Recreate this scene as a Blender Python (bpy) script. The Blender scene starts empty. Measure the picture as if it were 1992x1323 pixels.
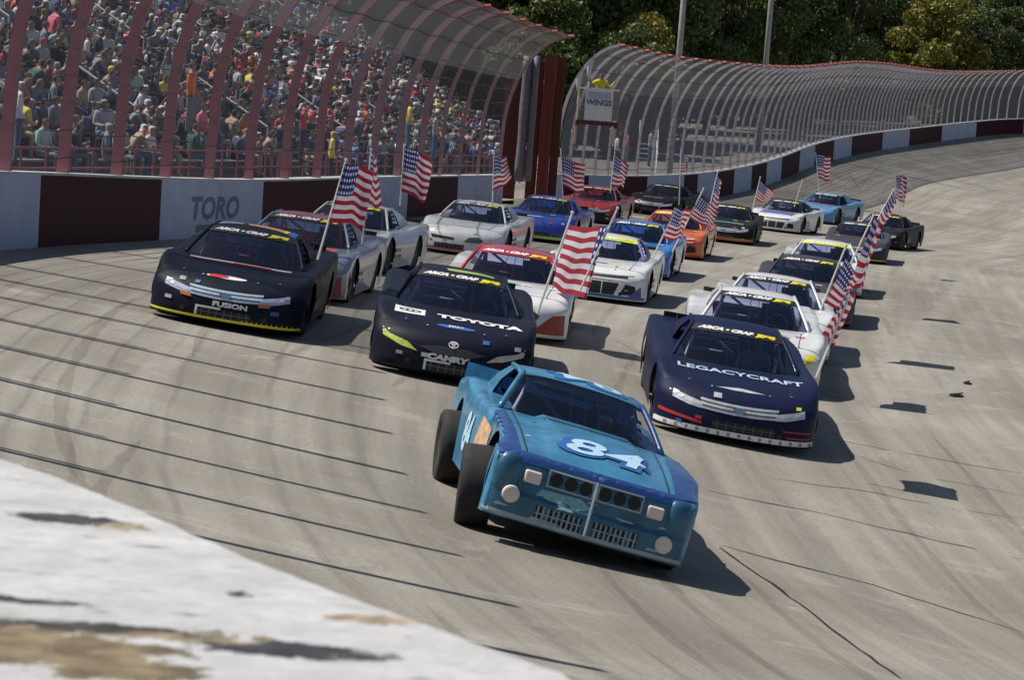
import bpy, bmesh, math, random
import numpy as np
from mathutils import Vector, Matrix
from mathutils.bvhtree import BVHTree
random.seed(7); rng = np.random.RandomState(5)
R = math.radians
S = bpy.context.scene
COL = S.collection

# ------------------------------------------------------------------ camera
FPX = 5000.0; CX, CY = 996.0, 661.5; CAMZ = 3.2
PITCH = math.atan(401.0 / FPX); ROLL = R(4.5)
Fv = Vector((0, math.cos(PITCH), -math.sin(PITCH)))
R0 = Vector((1, 0, 0)); U0 = Vector((0, math.sin(PITCH), math.cos(PITCH)))
Rv = R0 * math.cos(ROLL) + U0 * math.sin(ROLL)
Uv = -R0 * math.sin(ROLL) + U0 * math.cos(ROLL)
CAM = Vector((0, 0, CAMZ))
cd = bpy.data.cameras.new('camera'); cam = bpy.data.objects.new('camera', cd); COL.objects.link(cam)
cam.matrix_world = Matrix((Rv, Uv, -Fv)).transposed().to_4x4()
cam.location = CAM
cd.sensor_width = 36; cd.lens = FPX / 1992 * 36; cd.clip_start = 0.1; cd.clip_end = 3000
cd.dof.use_dof = True; cd.dof.focus_distance = 27; cd.dof.aperture_fstop = 22
S.camera = cam

def ray(px, py): return Fv + Rv * ((px - CX) / FPX) - Uv * ((py - CY) / FPX)
def at(px, py, d): return CAM + ray(px, py) * d
def proj(P):
    v = Vector(P) - CAM; z = v.dot(Fv)
    return CX + FPX * v.dot(Rv) / z, CY - FPX * v.dot(Uv) / z

# ------------------------------------------------------------------ light
SUN_EL = R(58); TRAVEL = Vector((0.985, -0.17, 0)).normalized()
w = bpy.data.worlds.new('World'); S.world = w; w.use_nodes = True
nt = w.node_tree; bg = nt.nodes['Background']; sky = nt.nodes.new('ShaderNodeTexSky')
sky.sky_type = 'NISHITA'; sky.sun_disc = False; sky.sun_elevation = SUN_EL
sky.sun_rotation = math.atan2(-TRAVEL.x, -TRAVEL.y) % (2 * math.pi)
nt.links.new(sky.outputs[0], bg.inputs[0]); bg.inputs[1].default_value = 0.062
sd = bpy.data.lights.new('sun', 'SUN'); sd.energy = 4.7; sd.angle = R(0.5); sd.color = (1, .95, .86)
sun = bpy.data.objects.new('sun', sd); COL.objects.link(sun)
sdir = Vector((TRAVEL.x * math.cos(SUN_EL), TRAVEL.y * math.cos(SUN_EL), -math.sin(SUN_EL)))
sun.rotation_euler = sdir.to_track_quat('-Z', 'Y').to_euler(); sun.location = (-30, 10, 60)
S.view_settings.view_transform = 'Standard'; S.view_settings.look = 'None'
S.view_settings.exposure = 0.15; S.view_settings.gamma = 1
S.render.engine = 'CYCLES'; S.cycles.transparent_max_bounces = 24; S.cycles.max_bounces = 6

# ------------------------------------------------------------------ materials
MATS = {}
def mat(name, col, rough=.6, metal=0, coat=0, noise=0, nscale=8, spec=.5):
    if name in MATS: return MATS[name]
    m = bpy.data.materials.new(name); m.use_nodes = True; t = m.node_tree
    b = t.nodes['Principled BSDF']; b.inputs['Base Color'].default_value = (*col, 1)
    b.inputs['Roughness'].default_value = rough; b.inputs['Metallic'].default_value = metal
    b.inputs['Coat Weight'].default_value = coat; b.inputs['Coat Roughness'].default_value = .08
    b.inputs['Specular IOR Level'].default_value = spec
    if noise:
        tc = t.nodes.new('ShaderNodeTexCoord'); n = t.nodes.new('ShaderNodeTexNoise')
        n.inputs['Scale'].default_value = nscale; n.inputs['Detail'].default_value = 6
        t.links.new(tc.outputs['Object'], n.inputs['Vector'])
        mx = t.nodes.new('ShaderNodeMix'); mx.data_type = 'RGBA'
        mx.inputs[6].default_value = tuple(c * (1 - noise) for c in col) + (1,)
        mx.inputs[7].default_value = tuple(min(1, c * (1 + noise)) for c in col) + (1,)
        t.links.new(n.outputs[0], mx.inputs[0]); t.links.new(mx.outputs[2], b.inputs['Base Color'])
        r2 = t.nodes.new('ShaderNodeMapRange'); r2.inputs[3].default_value = max(.05, rough - .12); r2.inputs[4].default_value = min(1, rough + .2)
        t.links.new(n.outputs[0], r2.inputs[0]); t.links.new(r2.outputs[0], b.inputs['Roughness'])
    MATS[name] = m; return m
def paint(name, col):
    dark = max(col) < .08
    return mat('paint_' + name, col, .5 if dark else .38, 0, .06 if dark else .8, .22, 3.5, .16 if dark else .5)
def vinyl(name, col): return mat('vinyl_' + name, col, .5, 0, 0, .08, 12)

def ramp(t, pts, src):
    r = t.nodes.new('ShaderNodeValToRGB'); e = r.color_ramp.elements
    while len(e) < len(pts): e.new(.5)
    for i, (p, c) in enumerate(pts): e[i].position = p; e[i].color = (*c, 1) if len(c) == 3 else c
    t.links.new(src, r.inputs[0]); return r
def g3(v): return (v, v, v)
def noise_node(t, vec, scale, detail=5, rough=.55, mapping=None, dist=0):
    if mapping:
        mp = t.nodes.new('ShaderNodeMapping'); mp.inputs['Scale'].default_value = mapping
        t.links.new(vec, mp.inputs[0]); vec = mp.outputs[0]
    n = t.nodes.new('ShaderNodeTexNoise'); n.inputs['Scale'].default_value = scale
    n.inputs['Detail'].default_value = detail; n.inputs['Roughness'].default_value = rough; n.inputs['Distortion'].default_value = dist
    t.links.new(vec, n.inputs['Vector']); return n
def mixc(t, fac, a, b, mode='MIX'):
    m = t.nodes.new('ShaderNodeMix'); m.data_type = 'RGBA'; m.blend_type = mode
    for i, v in ((0, fac), (6, a), (7, b)):
        if isinstance(v, (int, float)): m.inputs[i].default_value = v
        elif isinstance(v, tuple): m.inputs[i].default_value = (*v, 1)
        else: t.links.new(v, m.inputs[i])
    return m.outputs[2]

def track_material():
    m = bpy.data.materials.new('worn_concrete'); m.use_nodes = True; t = m.node_tree; b = t.nodes['Principled BSDF']
    uv = t.nodes.new('ShaderNodeUVMap'); uv.uv_map = 'UVMap'; V = uv.outputs[0]
    big = noise_node(t, V, .16, 5, .6)
    c = ramp(t, [(.3, (.20, .18, .153)), (.55, (.265, .243, .21)), (.75, (.325, .305, .27))], big.outputs[0]).outputs[0]
    st = noise_node(t, V, 1.0, 6, .65, (.045, 1.0, 1))           # streaks along the racing line
    c = mixc(t, .55, c, ramp(t, [(.35, g3(.62)), (.62, g3(1.18))], st.outputs[0]).outputs[0], 'MULTIPLY')
    st2 = noise_node(t, V, 3.2, 4, .6, (.03, 1.0, 1))
    c = mixc(t, .35, c, ramp(t, [(.38, g3(.6)), (.6, g3(1.15))], st2.outputs[0]).outputs[0], 'MULTIPLY')
    fine = noise_node(t, V, 22, 4, .7)
    c = mixc(t, .65, c, ramp(t, [(.3, g3(.66)), (.7, g3(1.28))], fine.outputs[0]).outputs[0], 'MULTIPLY')
    blot = noise_node(t, V, .7, 8, .72, None, .6)
    c = mixc(t, ramp(t, [(.56, g3(0)), (.70, g3(.5))], blot.outputs[0]).outputs[0], c, (.42, .40, .37))
    c = mixc(t, ramp(t, [(.27, g3(.45)), (.40, g3(0))], blot.outputs[0]).outputs[0], c, (.12, .10, .085))
    sp = noise_node(t, V, 7, 8, .8, (1, 1.3, 1), .8)
    c = mixc(t, ramp(t, [(.30, g3(.55)), (.37, g3(0))], sp.outputs[0]).outputs[0], c, (.11, .10, .09))
    vo = t.nodes.new('ShaderNodeTexVoronoi'); vo.feature = 'DISTANCE_TO_EDGE'; vo.inputs['Scale'].default_value = .22
    dn = noise_node(t, V, 1.2, 4); ad = t.nodes.new('ShaderNodeVectorMath'); ad.operation = 'ADD'
    t.links.new(V, ad.inputs[0]); t.links.new(dn.outputs[1], ad.inputs[1]); t.links.new(ad.outputs[0], vo.inputs['Vector'])
    c = mixc(t, ramp(t, [(.0, g3(.15)), (.005, g3(0))], vo.outputs[0]).outputs[0], c, (.06, .055, .05))
    t.links.new(c, b.inputs['Base Color']); b.inputs['Roughness'].default_value = .85
    bp = t.nodes.new('ShaderNodeBump'); bp.inputs['Strength'].default_value = .25; bp.inputs['Distance'].default_value = .01
    t.links.new(fine.outputs[0], bp.inputs['Height']); t.links.new(bp.outputs[0], b.inputs['Normal'])
    return m

def wallpaint(name, col, dirt=.35):
    m = bpy.data.materials.new(name); m.use_nodes = True; t = m.node_tree; b = t.nodes['Principled BSDF']
    tc = t.nodes.new('ShaderNodeTexCoord'); V = tc.outputs['Object']
    a = noise_node(t, V, .9, 6, .65, (1, 1, 1.5))
    c = mixc(t, dirt, col, ramp(t, [(.3, g3(.45)), (.65, g3(1.1))], a.outputs[0]).outputs[0], 'MULTIPLY')
    s = noise_node(t, V, 2.0, 5, .7, (.5, .5, 6))
    c = mixc(t, ramp(t, [(.66, g3(0)), (.74, g3(.55))], s.outputs[0]).outputs[0], c, (.03, .028, .03))
    t.links.new(c, b.inputs['Base Color']); b.inputs['Roughness'].default_value = .7; b.inputs['Specular IOR Level'].default_value = .15
    return m

def walltop_material(patches):
    m = bpy.data.materials.new('flaking_white_paint'); m.use_nodes = True; t = m.node_tree; b = t.nodes['Principled BSDF']
    uv = t.nodes.new('ShaderNodeTexCoord'); V = uv.outputs['Object']
    a = noise_node(t, V, 14, 10, .75)
    c = ramp(t, [(.3, (.40, .395, .39)), (.5, (.50, .50, .51)), (.7, (.63, .635, .645))], a.outputs[0]).outputs[0]
    mp = t.nodes.new('ShaderNodeMapping'); mp.inputs['Rotation'].default_value = (0, 0, R(-8)); mp.inputs['Scale'].default_value = (3.2, 11, 1)
    t.links.new(V, mp.inputs[0])
    n = t.nodes.new('ShaderNodeTexNoise'); n.inputs['Scale'].default_value = 6.5; n.inputs['Detail'].default_value = 12; n.inputs['Roughness'].default_value = .62
    t.links.new(mp.outputs[0], n.inputs['Vector'])
    c = mixc(t, ramp(t, [(.585, g3(0)), (.63, g3(.75))], n.outputs[0]).outputs[0], c, (.33, .32, .325))
    c = mixc(t, ramp(t, [(.655, g3(0)), (.68, g3(1))], n.outputs[0]).outputs[0], c, (.045, .042, .045))
    dn = noise_node(t, V, 24, 8, .75)
    cr = noise_node(t, mp.outputs[0], 1.7, 12, .78, (.5, 1.6, 1), 1.2)
    c = mixc(t, ramp(t, [(.492, g3(0)), (.499, g3(.55)), (.501, g3(.55)), (.508, g3(0))], cr.outputs[0]).outputs[0], c, (.16, .15, .15))
    sp = noise_node(t, V, 60, 4, .8)
    c = mixc(t, ramp(t, [(.64, g3(0)), (.68, g3(.6))], sp.outputs[0]).outputs[0], c, (.22, .21, .21))
    wv = t.nodes.new('ShaderNodeVectorMath'); wv.operation = 'MULTIPLY_ADD'; wn = noise_node(t, V, 18, 9, .8)
    t.links.new(wn.outputs[1], wv.inputs[0]); wv.inputs[1].default_value = (.10, .10, 0); wv2 = t.nodes.new('ShaderNodeVectorMath'); wv2.operation = 'ADD'; wv2.inputs[1].default_value = (-.05, -.05, 0)
    t.links.new(V, wv2.inputs[0]); t.links.new(wv2.outputs[0], wv.inputs[2]); V = wv.outputs[0]
    for (p, r, colr, st) in patches:
        mq = t.nodes.new('ShaderNodeMapping'); mq.vector_type = 'POINT'
        sub = t.nodes.new('ShaderNodeVectorMath'); sub.operation = 'SUBTRACT'; sub.inputs[1].default_value = p
        t.links.new(V, sub.inputs[0]); t.links.new(sub.outputs[0], mq.inputs[0]); mq.inputs['Scale'].default_value = st
        ln = t.nodes.new('ShaderNodeVectorMath'); ln.operation = 'LENGTH'; t.links.new(mq.outputs[0], ln.inputs[0])
        ma = t.nodes.new('ShaderNodeMath'); ma.operation = 'MULTIPLY_ADD'; ma.inputs[1].default_value = -r * 3.2
        t.links.new(dn.outputs[0], ma.inputs[0]); t.links.new(ln.outputs['Value'], ma.inputs[2])
        c = mixc(t, ramp(t, [(.0, g3(1)), (.008, g3(0))], ma.outputs[0]).outputs[0], c, mixc(t, ramp(t, [(.42, g3(0)), (.58, g3(1))], dn.outputs[0]).outputs[0], colr, tuple(q * .45 for q in colr)))
    t.links.new(c, b.inputs['Base Color']); b.inputs['Roughness'].default_value = .75
    bp = t.nodes.new('ShaderNodeBump'); bp.inputs['Strength'].default_value = .5; bp.inputs['Distance'].default_value = .012
    t.links.new(a.outputs[0], bp.inputs['Height']); t.links.new(bp.outputs[0], b.inputs['Normal'])
    return m

def sheet_material(name, col, fac):
    m = bpy.data.materials.new(name); m.use_nodes = True; t = m.node_tree; t.nodes.remove(t.nodes['Principled BSDF'])
    o = t.nodes['Material Output']; tr = t.nodes.new('ShaderNodeBsdfTransparent'); d = t.nodes.new('ShaderNodeBsdfDiffuse')
    d.inputs[0].default_value = (*col, 1); mx = t.nodes.new('ShaderNodeMixShader'); mx.inputs[0].default_value = fac
    t.links.new(tr.outputs[0], mx.inputs[1]); t.links.new(d.outputs[0], mx.inputs[2]); t.links.new(mx.outputs[0], o.inputs[0])
    return m
def glass_material():
    m = bpy.data.materials.new('windshield_glass'); m.use_nodes = True; t = m.node_tree; t.nodes.remove(t.nodes['Principled BSDF'])
    o = t.nodes['Material Output']; tr = t.nodes.new('ShaderNodeBsdfTransparent'); tr.inputs[0].default_value = (.66, .68, .78, 1)
    g = t.nodes.new('ShaderNodeBsdfGlossy'); g.inputs['Roughness'].default_value = .12; g.inputs[0].default_value = (.75, .8, .95, 1)
    mx = t.nodes.new('ShaderNodeMixShader'); fr = t.nodes.new('ShaderNodeFresnel'); fr.inputs[0].default_value = 1.5
    ad = t.nodes.new('ShaderNodeMath'); ad.inputs[1].default_value = .05; t.links.new(fr.outputs[0], ad.inputs[0])
    t.links.new(ad.outputs[0], mx.inputs[0]); t.links.new(tr.outputs[0], mx.inputs[1]); t.links.new(g.outputs[0], mx.inputs[2]); t.links.new(mx.outputs[0], o.inputs[0])
    return m
GLASS = glass_material()
BLACK = mat('flat_black', (.012, .012, .014), .6); RUBBER = mat('tyre_rubber', (.02, .019, .019), .8, noise=.3, nscale=20)
STEEL = mat('bare_steel', (.35, .35, .36), .4, .7, noise=.3); CAGE = mat('cage_grey', (.34, .34, .38), .5)
SEAM = mat('panel_gap', (.01, .01, .012), .9)
WHITE = vinyl('white', (.75, .75, .76)); YEL = vinyl('yellow', (.75, .66, .03)); LIME = vinyl('lime', (.62, .72, .08))
CHROME = mat('chrome_print', (.62, .63, .66), .3, .3, noise=.35, nscale=9); DARKIN = mat('dark_interior', (.05, .052, .075), .8)
POLEW = mat('white_pole', (.75, .72, .68), .5)

# ------------------------------------------------------------------ object helpers
def new_obj(name, me, parent=None, m=None, smooth=False):
    o = bpy.data.objects.new(name, me); COL.objects.link(o)
    if parent: o.parent = parent
    if m is not None and me is not None:
        for x in (m if isinstance(m, (list, tuple)) else [m]): me.materials.append(x)
    if smooth and me is not None: me.shade_smooth()
    return o
def tag(o, label=None, cat=None, group=None, kind=None):
    for k, v in (('label', label), ('category', cat), ('group', group), ('kind', kind)):
        if v: o[k] = v
    return o
def empty(name, label, cat, group=None, loc=None, M=None):
    o = bpy.data.objects.new(name, None); COL.objects.link(o)
    if M is not None: o.matrix_world = M
    elif loc is not None: o.location = loc
    o.empty_display_size = .3
    return tag(o, label, cat, group)
class MB:
    def __init__(s): s.v = []; s.f = []; s.mi = []; s.cur = 0
    def add(s, vs, fs):
        n = len(s.v); s.v += [tuple(v) for v in vs]; s.f += [tuple(i + n for i in f) for f in fs]; s.mi += [s.cur] * len(fs)
    def box(s, lo, hi, M=None):
        x0, y0, z0 = lo; x1, y1, z1 = hi
        vs = [Vector(p) for p in ((x0, y0, z0), (x1, y0, z0), (x1, y1, z0), (x0, y1, z0), (x0, y0, z1), (x1, y0, z1), (x1, y1, z1), (x0, y1, z1))]
        if M is not None: vs = [M @ p for p in vs]
        s.add(vs, [(0, 3, 2, 1), (4, 5, 6, 7), (0, 1, 5, 4), (1, 2, 6, 5), (2, 3, 7, 6), (3, 0, 4, 7)])
    def tube(s, pts, r, n=6, cap=True):
        pts = [Vector(p) for p in pts]; rs = r if isinstance(r, (list, tuple)) else [r] * len(pts)
        rings = []
        for i, p in enumerate(pts):
            d = (pts[min(i + 1, len(pts) - 1)] - pts[max(i - 1, 0)]).normalized()
            a = d.orthogonal().normalized() if i == 0 else (pa - d * pa.dot(d)).normalized()
            pa = a; b = d.cross(a)
            rings.append([p + (a * math.cos(2 * math.pi * k / n) + b * math.sin(2 * math.pi * k / n)) * rs[i] for k in range(n)])
        vs = [q for rg in rings for q in rg]; fs = []
        for i in range(len(pts) - 1):
            for k in range(n):
                fs.append((i * n + k, i * n + (k + 1) % n, (i + 1) * n + (k + 1) % n, (i + 1) * n + k))
        if cap: fs.append(tuple(range(n))[::-1]); fs.append(tuple((len(pts) - 1) * n + k for k in range(n)))
        s.add(vs, fs)
    def grid(s, P, flip=False):
        nr = len(P); nc = len(P[0]); vs = [p for r_ in P for p in r_]; fs = []
        for i in range(nr - 1):
            for j in range(nc - 1):
                q = (i * nc + j, i * nc + j + 1, (i + 1) * nc + j + 1, (i + 1) * nc + j)
                fs.append(q[::-1] if flip else q)
        s.add(vs, fs)
    def lathe(s, prof, axis_o, n=28, cap=False):   # profile (x, r) around local x axis
        vs = []; fs = []
        for (x, r) in prof:
            for k in range(n):
                a = 2 * math.pi * k / n; vs.append((axis_o[0] + x, axis_o[1] + r * math.cos(a), axis_o[2] + r * math.sin(a)))
        for i in range(len(prof) - 1):
            for k in range(n): fs.append((i * n + k, i * n + (k + 1) % n, (i + 1) * n + (k + 1) % n, (i + 1) * n + k))
        s.add(vs, fs)
    def mesh(s, name, mats=None, smooth=False):
        me = bpy.data.meshes.new(name); me.from_pydata(s.v, [], s.f)
        for m in (mats or []): me.materials.append(m)
        me.polygons.foreach_set('material_index', s.mi)
        if smooth: me.shade_smooth()
        me.update(); return me
    def build(s, name, m, parent=None, smooth=False):
        return new_obj(name, s.mesh(name, m if isinstance(m, (list, tuple)) else [m], smooth), parent)

# ------------------------------------------------------------------ track geometry
ctrl = []
def wt(px, py, h=.36):                    # point on the wall top near the camera
    r = ray(px, py); return CAM + r * (h / -r.z)
NW = [wt(1165, 1323), wt(640, 1140, .365), wt(-10, 868, .372)]
for (x, y, h) in [(5.6, -5.5, .22), (3.6, -2.9, .28), (1.45, -.1, .34), (NW[0].x, NW[0].y, .36), (NW[1].x, NW[1].y, .365), (NW[2].x, NW[2].y, .372), (-2.2, 5.2, .46), (-4.3, 10, .6), (-6.2, 16, .76), (-7.45, 23, .93), (-7.95, 31, 1.08)]:
    ctrl.append(Vector((x, y, CAMZ - h)))
for (px, py, s) in [(0, 332, 129), (290, 344, 104), (505, 350, 87.7), (667, 345, 76), (795, 343, 67), (975, 340, 55), (1100, 338, 51), (1200, 342, 47.5), (1353, 338, 44),
                    (1460, 322, 40.2), (1521, 305, 38), (1586, 280, 35), (1658, 264, 32), (1717, 256, 29.6), (1770, 250, 27.6), (1832, 243, 26), (1898, 236, 25), (1989, 230, 24)]:
    ctrl.append(at(px, py, FPX / s))
e = ctrl[-1]; ctrl += [e + Vector((12, 8, 1.0)), e + Vector((26, 12, 1.6)), e + Vector((42, 12, 2))]
def spline(c, step=.5):
    out = []
    for i in range(len(c) - 1):
        p0, p1, p2, p3 = c[max(i - 1, 0)], c[i], c[i + 1], c[min(i + 2, len(c) - 1)]
        n = max(2, int((p2 - p1).length / .25))
        for k in range(n):
            t = k / n
            out.append(.5 * ((2 * p1) + (p2 - p0) * t + (2 * p0 - 5 * p1 + 4 * p2 - p3) * t * t + (3 * p1 - p0 - 3 * p2 + p3) * t ** 3))
    out.append(c[-1]); a = np.array(out)
    def resample(a):
        L = np.r_[0, np.cumsum(np.linalg.norm(np.diff(a[:, :2], axis=0), axis=1))]
        u = np.arange(0, L[-1], step); return np.c_[np.interp(u, L, a[:, 0]), np.interp(u, L, a[:, 1]), np.interp(u, L, a[:, 2])]
    a = resample(a)
    for it in range(60):
        b = a.copy(); b[1:-1] = .25 * a[:-2] + .5 * a[1:-1] + .25 * a[2:]
        wgt = np.clip((a[:, 1] - 5) / 40, 0.004, 1)[:, None]; a = a * (1 - wgt) + b * wgt
    return resample(a)
WP = spline(ctrl); NU = len(WP); DU = .5
TG = np.gradient(WP[:, :2], axis=0); TG /= np.linalg.norm(TG, axis=1)[:, None]
IN = np.c_[TG[:, 1], -TG[:, 0]]
DEPTH = WP[:, 1]
ULEN = (NU - 1) * DU
def wi(u): f = min(max(u / DU, 0), NU - 1.001); i = int(f); return i, f - i
def Wp(u): i, f = wi(u); return Vector(WP[i] * (1 - f) + WP[i + 1] * f)
def Tn(u): i, f = wi(u); t = TG[i] * (1 - f) + TG[i + 1] * f; return Vector((t[0], t[1], 0)).normalized()
def Nn(u): t = Tn(u); return Vector((t.y, -t.x, 0))
WALLH = 1.2
BANKX = [0, 10, 18, 22.5, 27, 33, 42, 55, 90, 120, 140, 160, 200, 260]
BANKY = [.17, .165, .16, .152, .126, .098, .068, .045, .035, .05, .10, .18, .30, .34]
def bank(u): return np.interp(Wp(u).y, BANKX, BANKY)
def vprof(v, b):                      # banking eases out into the flat lane at the inside
    return -b * min(v, 13) - (b * .35 + .01) * max(0, min(v, 20) - 13) - .02 * max(0, v - 20)
def drop(y): return float(np.interp(y, [0, 12, 22, 30, 36], [.15, .2, .16, .02, 0]))
def surf(u, v):
    p = Wp(u); n = Nn(u); return Vector((p.x + n.x * v, p.y + n.y * v, p.z - WALLH - drop(p.y) + vprof(v, bank(u))))
def uv_of(x, y):
    d = (WP[:, 0] - x) ** 2 + (WP[:, 1] - y) ** 2; i = int(np.argmin(d)); i = min(max(i, 1), NU - 2)
    t = TG[i]; u = i * DU + (x - WP[i, 0]) * t[0] + (y - WP[i, 1]) * t[1]
    n = Nn(u); p = Wp(u); return u, (x - p.x) * n.x + (y - p.y) * n.y
def zsurf(x, y): u, v = uv_of(x, y); return surf(u, v).z
def snorm(x, y):
    e = .4; return Vector((zsurf(x - e, y) - zsurf(x + e, y), zsurf(x, y - e) - zsurf(x, y + e), 2 * e)).normalized()
def hit(px, py, dmin=3):
    r = ray(px, py); d = dmin; st = .5
    while d < 400:
        p = CAM + r * d
        if p.z < zsurf(p.x, p.y): break
        d += st
    lo, hi = d - st, d
    for _ in range(14):
        m_ = (lo + hi) / 2; p = CAM + r * m_
        if p.z < zsurf(p.x, p.y): hi = m_
        else: lo = m_
    return CAM + r * hi
def u_at_px(px, dmin=30):
    for i in range(NU - 1):
        if WP[i, 1] < dmin: continue
        x, y = proj(WP[i])
        if x >= px: return i * DU
    return ULEN

# track sheet
us = np.arange(0, ULEN, .75); vs_ = np.r_[-.1, np.arange(.5, 27, .75)]
me_b = MB(); me_b.grid([[surf(u, v) for v in vs_] for u in us], True)
me = me_b.mesh('race_track', [track_material()], True)
uvl = me.uv_layers.new(name='UVMap'); vt = [(u, v) for u in us for v in vs_]
idx = np.empty(len(me.loops), int); me.loops.foreach_get('vertex_index', idx)
uvl.data.foreach_set('uv', np.array(vt)[idx].ravel())
tag(new_obj('race_track', me), kind='structure')

# ground: outer apron, infield and the far plain as one sheet
grass = mat('dry_grass', (.09, .10, .045), .95, noise=.45, nscale=.8)
dirt = mat('outer_gravel', (.20, .18, .16), .95, noise=.35, nscale=1.5)
g = MB(); us2 = np.arange(0, ULEN, 3.0)
def outz(u, v): return Wp(u).z - (.95 + .012 * min(max(v, 0), 60)) - max(0, v - 60) * .2
g.cur = 1; g.grid([[(Wp(u) - Nn(u) * v).to_tuple()[:2] + (outz(u, v),) for v in (.25, 3, 8, 16, 30)] for u in us2])
g.cur = 0; g.grid([[(Wp(u) - Nn(u) * v).to_tuple()[:2] + (outz(u, v),) for v in (30, 45, 60, 80)] for u in us2])
g.grid([[surf(u, v) for v in (26.2, 32, 40, 48)] for u in us2], True)
zl = CAMZ - 9
g.add([(-1500, -600, zl), (1500, -600, zl), (1500, 2400, zl), (-1500, 2400, zl)], [(0, 1, 2, 3)])
tag(g.build('ground', [grass, dirt]), kind='structure')

# dark lines and tyre marks: thin ribbons 4 mm above the track
def ribbon_m(name, col, fac):
    m = sheet_material(name, col, fac); return m
line_m = ribbon_m('dark_line', (.03, .027, .025), .75); mark_m = ribbon_m('rubber_mark', (.07, .06, .052), .12)
pale_m = ribbon_m('pale_scuff', (.6, .58, .54), .12)
def ribbon(b, pix, wdt, wob=.02):
    P = [hit(*p) for p in pix]; pts = []
    for i in range(len(P) - 1):
        n = max(2, int((P[i + 1] - P[i]).length / .3))
        for k in range(n + (i == len(P) - 2)):
            pts.append(P[i].lerp(P[i + 1], k / n))
    for i in range(1, len(pts) - 1):
        pts[i] = pts[i] + Vector((random.uniform(-wob, wob), random.uniform(-wob, wob) * 2, 0))
    rows = []
    for i, p in enumerate(pts):
        d = pts[min(i + 1, len(pts) - 1)] - pts[max(i - 1, 0)]; d.z = 0; d.normalize(); n = Vector((d.y, -d.x, 0))
        ww = wdt * random.uniform(.6, 1.25) * (0.3 if i in (0, len(pts) - 1) else 1)
        rows.append([Vector((q.x, q.y, zsurf(q.x, q.y) + .006)) for q in (p - n * ww, p + n * ww)])
    b.grid(rows, True)
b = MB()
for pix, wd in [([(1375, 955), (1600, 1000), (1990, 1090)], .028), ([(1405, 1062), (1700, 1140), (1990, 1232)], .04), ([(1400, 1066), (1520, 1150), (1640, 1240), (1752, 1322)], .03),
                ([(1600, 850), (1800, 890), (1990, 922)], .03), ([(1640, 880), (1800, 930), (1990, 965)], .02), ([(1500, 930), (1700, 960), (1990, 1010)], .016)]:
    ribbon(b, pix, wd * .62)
tag(b.build('dark_lines', line_m), kind='structure')
b = MB()
for i in range(30):
    u0 = random.uniform(8, 150); v0 = random.uniform(1, 14); L = random.uniform(5, 30); dv = random.uniform(-2.2, 2.2)
    for off in ((0,) if random.random() < .5 else (0, 1.45)):
        rows = []; n = int(L / .5)
        for k in range(n):
            t = k / (n - 1); v = v0 + dv * t + off + .15 * math.sin(t * 2 + i); wd = random.choice((.045, .07)) * (1 - abs(2 * t - 1) ** 6) + .002
            rows.append([surf(u0 + L * t, v - wd) + Vector((0, 0, .006 + i * .00006)), surf(u0 + L * t, v + wd) + Vector((0, 0, .006 + i * .00006))])
        b.grid(rows, False)
tag(b.build('rubber_marks', mark_m), kind='structure')
b = MB()
for pix in [[(1730, 740), (1800, 640), (1900, 520), (1970, 450)], [(1745, 760), (1850, 760), (1960, 700)], [(1560, 960), (1640, 1060), (1690, 1110)], [(1730, 640), (1735, 760), (1700, 830)], [(150, 560), (270, 640), (300, 720)]]:
    ribbon(b, pix, .22, .12)
tag(b.build('pale_scuffs', pale_m), kind='structure')

# ------------------------------------------------------------------ outer wall
MAROON = wallpaint('maroon_wall_paint', (.05, .007, .014)); WWHITE = wallpaint('white_wall_paint', (.46, .50, .64), .3)
ptan = hit(1, 1, 3)
patches = [(tuple(wt(120, 1258)), .062, (.25, .19, .11), (1.5, 1.7, 0)), (tuple(wt(10, 1228)), .045, (.29, .22, .13), (1.5, 1.8, 0)), (tuple(wt(230, 1300)), .045, (.25, .19, .11), (1.5, 2.2, 0)), (tuple(wt(340, 1232)), .05, (.32, .25, .15), (1.2, 4.4, 0)),
           (tuple(wt(740, 1200)), .035, (.50, .39, .27), (1.7, 3.6, 0)), (tuple(wt(450, 1148)), .006, (.03, .03, .04), (1.6, 1, 0)), (tuple(wt(230, 1010)), .03, (.50, .42, .30), (1.8, 2.6, 0)), (tuple(wt(560, 1262)), .02, (.04, .04, .05), (.5, 1.6, 0)), (tuple(wt(120, 995)), .016, (.05, .05, .06), (.6, 1.2, 0)), (tuple(wt(30, 1156)), .016, (.05, .05, .06), (.5, 2.4, 0)), (tuple(wt(180, 1212)), .02, (.05, .045, .04), (.45, 2.4, 0))]
WTOP = walltop_material(patches)
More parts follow.
